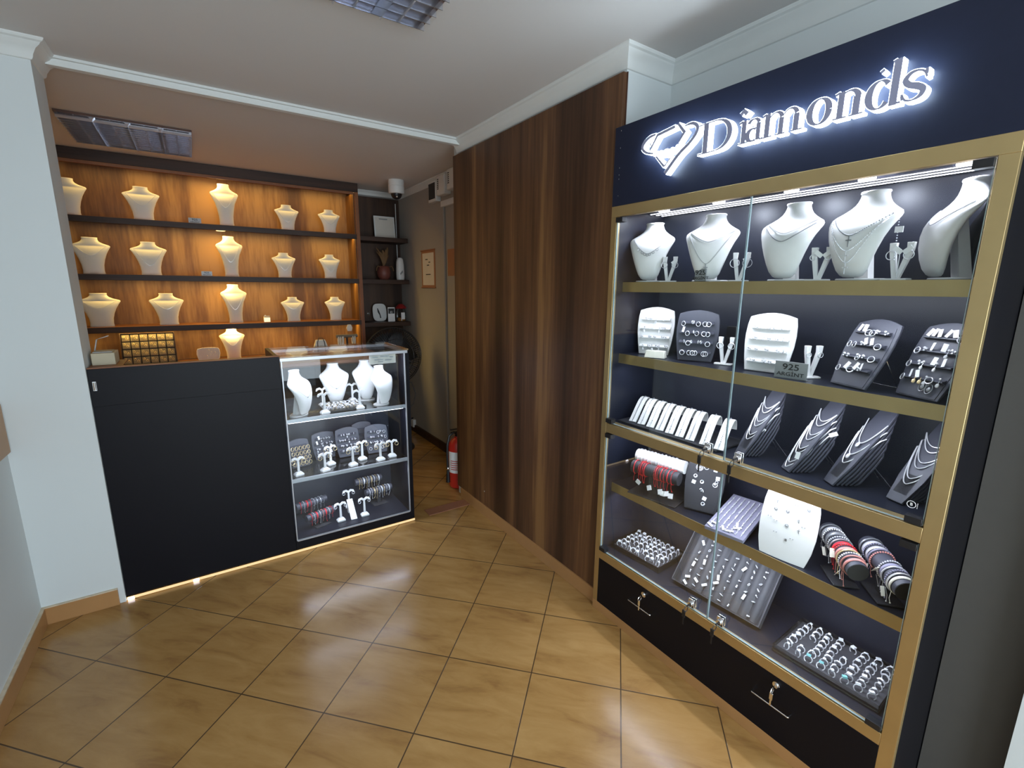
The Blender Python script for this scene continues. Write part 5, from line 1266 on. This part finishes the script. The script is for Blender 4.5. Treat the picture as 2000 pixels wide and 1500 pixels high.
for j in range(6):
    for i in range(10):
        k = rnd.randrange(5); x = -.235/2+.012+.211*(i+.5)/10+rnd.uniform(-.003, .003); y = .012+.136*(j+.5)/6
        cr[k](f'{["silver", "gold", "silver", "silver", "gold"][k]} ring, {OW[i+1]} from left, {OW[j+1]} row from front, glass case ring tray', 'ring', 'rings in the glass case tray', M=M_ @ Matrix.Translation((x, y, z_)) @ Matrix.Scale(1.15, 4) @ Matrix.Rotation(R_(rnd.uniform(-60, 60)), 4, 'Z') @ Matrix.Rotation(R_(rnd.uniform(-30, 10)), 4, 'X'))
GB = [('grey earring board with gold hoops at the left end, middle case shelf', .412, 2.800, 10, .120, .165, ['hoop'], 'gold hoop board'), ('grey earring board, second from left, middle case shelf', .560, 2.870, 6, .140, .165, ['drop', 'tag', 'cluster'], 'second board'),
      ('grey earring board in the centre of the middle case shelf', .690, 2.830, 0, .145, .182, ['small', 'cluster', 'drop'], 'centre board'), ('grey earring board at right, partly covered, middle case shelf', .800, 2.885, 4, .130, .188, ['tag'], 'covered board'), ('grey earring board at the right end of the middle case shelf', .858, 2.800, -6, .145, .182, ['cluster', 'small', 'hoop'], 'right board')]
for k, (lab, x, y, a, w_, h_, kinds, wh) in enumerate(GB):
    ld = [(.20, w_*.74), (.38, w_*.78), (.56, w_*.80), (.74, w_*.74)]
    t, Mb = board('earring_board', lab, (x, y, C2+.001), R_(a), w_, h_, 'greyv', 14, ld, legs=False)
    if k == 0:
        for i in range(4):
            for q in range(5):
                hg[0](f'gold hoop earring, {OW[4-i]} ledge from top, {OW[q+1]} from left, gold hoop board in the case', 'earring', 'gold hoops on the case board', M=Mb @ Matrix.Translation((-.044+.022*q, -.010, ld[i][0]*h_)) @ Matrix.Rotation(R_(30), 4, 'Z'))
    elif k != 3: fill(Mb, h_, ld, kinds, f'{wh} in the glass case', 'earrings on the glass case boards', 6, 30+k)
# bracelet rolls on the case floor
def case_roll(label, x, y, z, L_, a, mats, group, r=.020, zc=.06, base=True):
    M = mb_((x, y, z), R_(a)); t = thing('bracelet_roll', label, 'bracelet roll', M=M)
    if base: MB().box(-.045, .045, -.035, .035, 0, .005).build('base_plate', 'darkv', t, bevel=.001)
    MB().box(-.010, .010, -.006, .006, .005, zc-r*.7).build('post', 'darkv', t)
    MB().cyl((-L_/2, 0, zc), (L_/2, 0, zc), r, n=24).build('roll', 'greyv', t, ang=50)
    n = len(mats)
    for j, mm in enumerate(mats):
        cn = {'red': 'red cord', 'silver': 'silver', 'goldj': 'gold', 'velv': 'white', 'silverd': 'dark silver', 'pink': 'pink'}[mm]
        tag(bangle(r+.0002, .0018, kind=j % 3, seed=j).build('bracelet', mm, M=M @ Matrix.Translation((-L_*.42+L_*.84*(j+.5)/n, 0, zc)) @ Matrix.Rotation(R_(random.uniform(-8, 8)), 4, 'Z')), f'{cn} bracelet, {OW[j+1]} from left on the {group}', 'bracelet', f'bracelets on the {group}')
case_roll('rear left bracelet roll with red bracelets on the case floor', .455, 2.865, C3, .185, 14, ['red', 'silver', 'red', 'red', 'silver', 'silverd', 'silver', 'silverd'], 'rear left roll in the case', zc=.092)
case_roll('front left bracelet roll with red and silver bracelets on the case floor', .480, 2.735, C3, .175, 18, ['red', 'silver', 'red', 'silver', 'pink', 'red', 'silver', 'red'], 'front left roll in the case', zc=.068)
case_roll('rear right bracelet roll with gold bracelets on the case floor', .815, 2.900, C3, .175, 4, ['goldj', 'goldj', 'silver', 'goldj', 'silver', 'goldj', 'silver', 'goldj', 'silver'], 'rear right roll in the case', zc=.145)
case_roll('front right bracelet roll with gold and silver bracelets on the case floor', .858, 2.830, C3, .175, 6, ['silver', 'silver', 'goldj', 'goldj', 'silver', 'silver', 'goldj', 'silver', 'silver'], 'front right roll in the case', zc=.092)
t = thing('bracelet_ramp', 'wide white sloping ramp between the T-stands on the case floor', 'bracelet ramp', (.660, 2.690, C3), R_(-4))
MB().loft([[(-.018, 0, 0), (.018, 0, 0), (.018, 0, .003), (-.018, 0, .003)], [(-.018, .13, .075), (.018, .13, .075), (.018, .13, .079), (-.018, .13, .079)], [(-.018, .145, .060), (.018, .145, .060), (.018, .149, .062), (-.018, .149, .062)]]).build('ramp', 'velv', t, bevel=.001)
MB().box(-.016, .016, .10, .13, 0, .055).build('support', 'velv', t)
print('OBJECTS', len(bpy.data.objects))
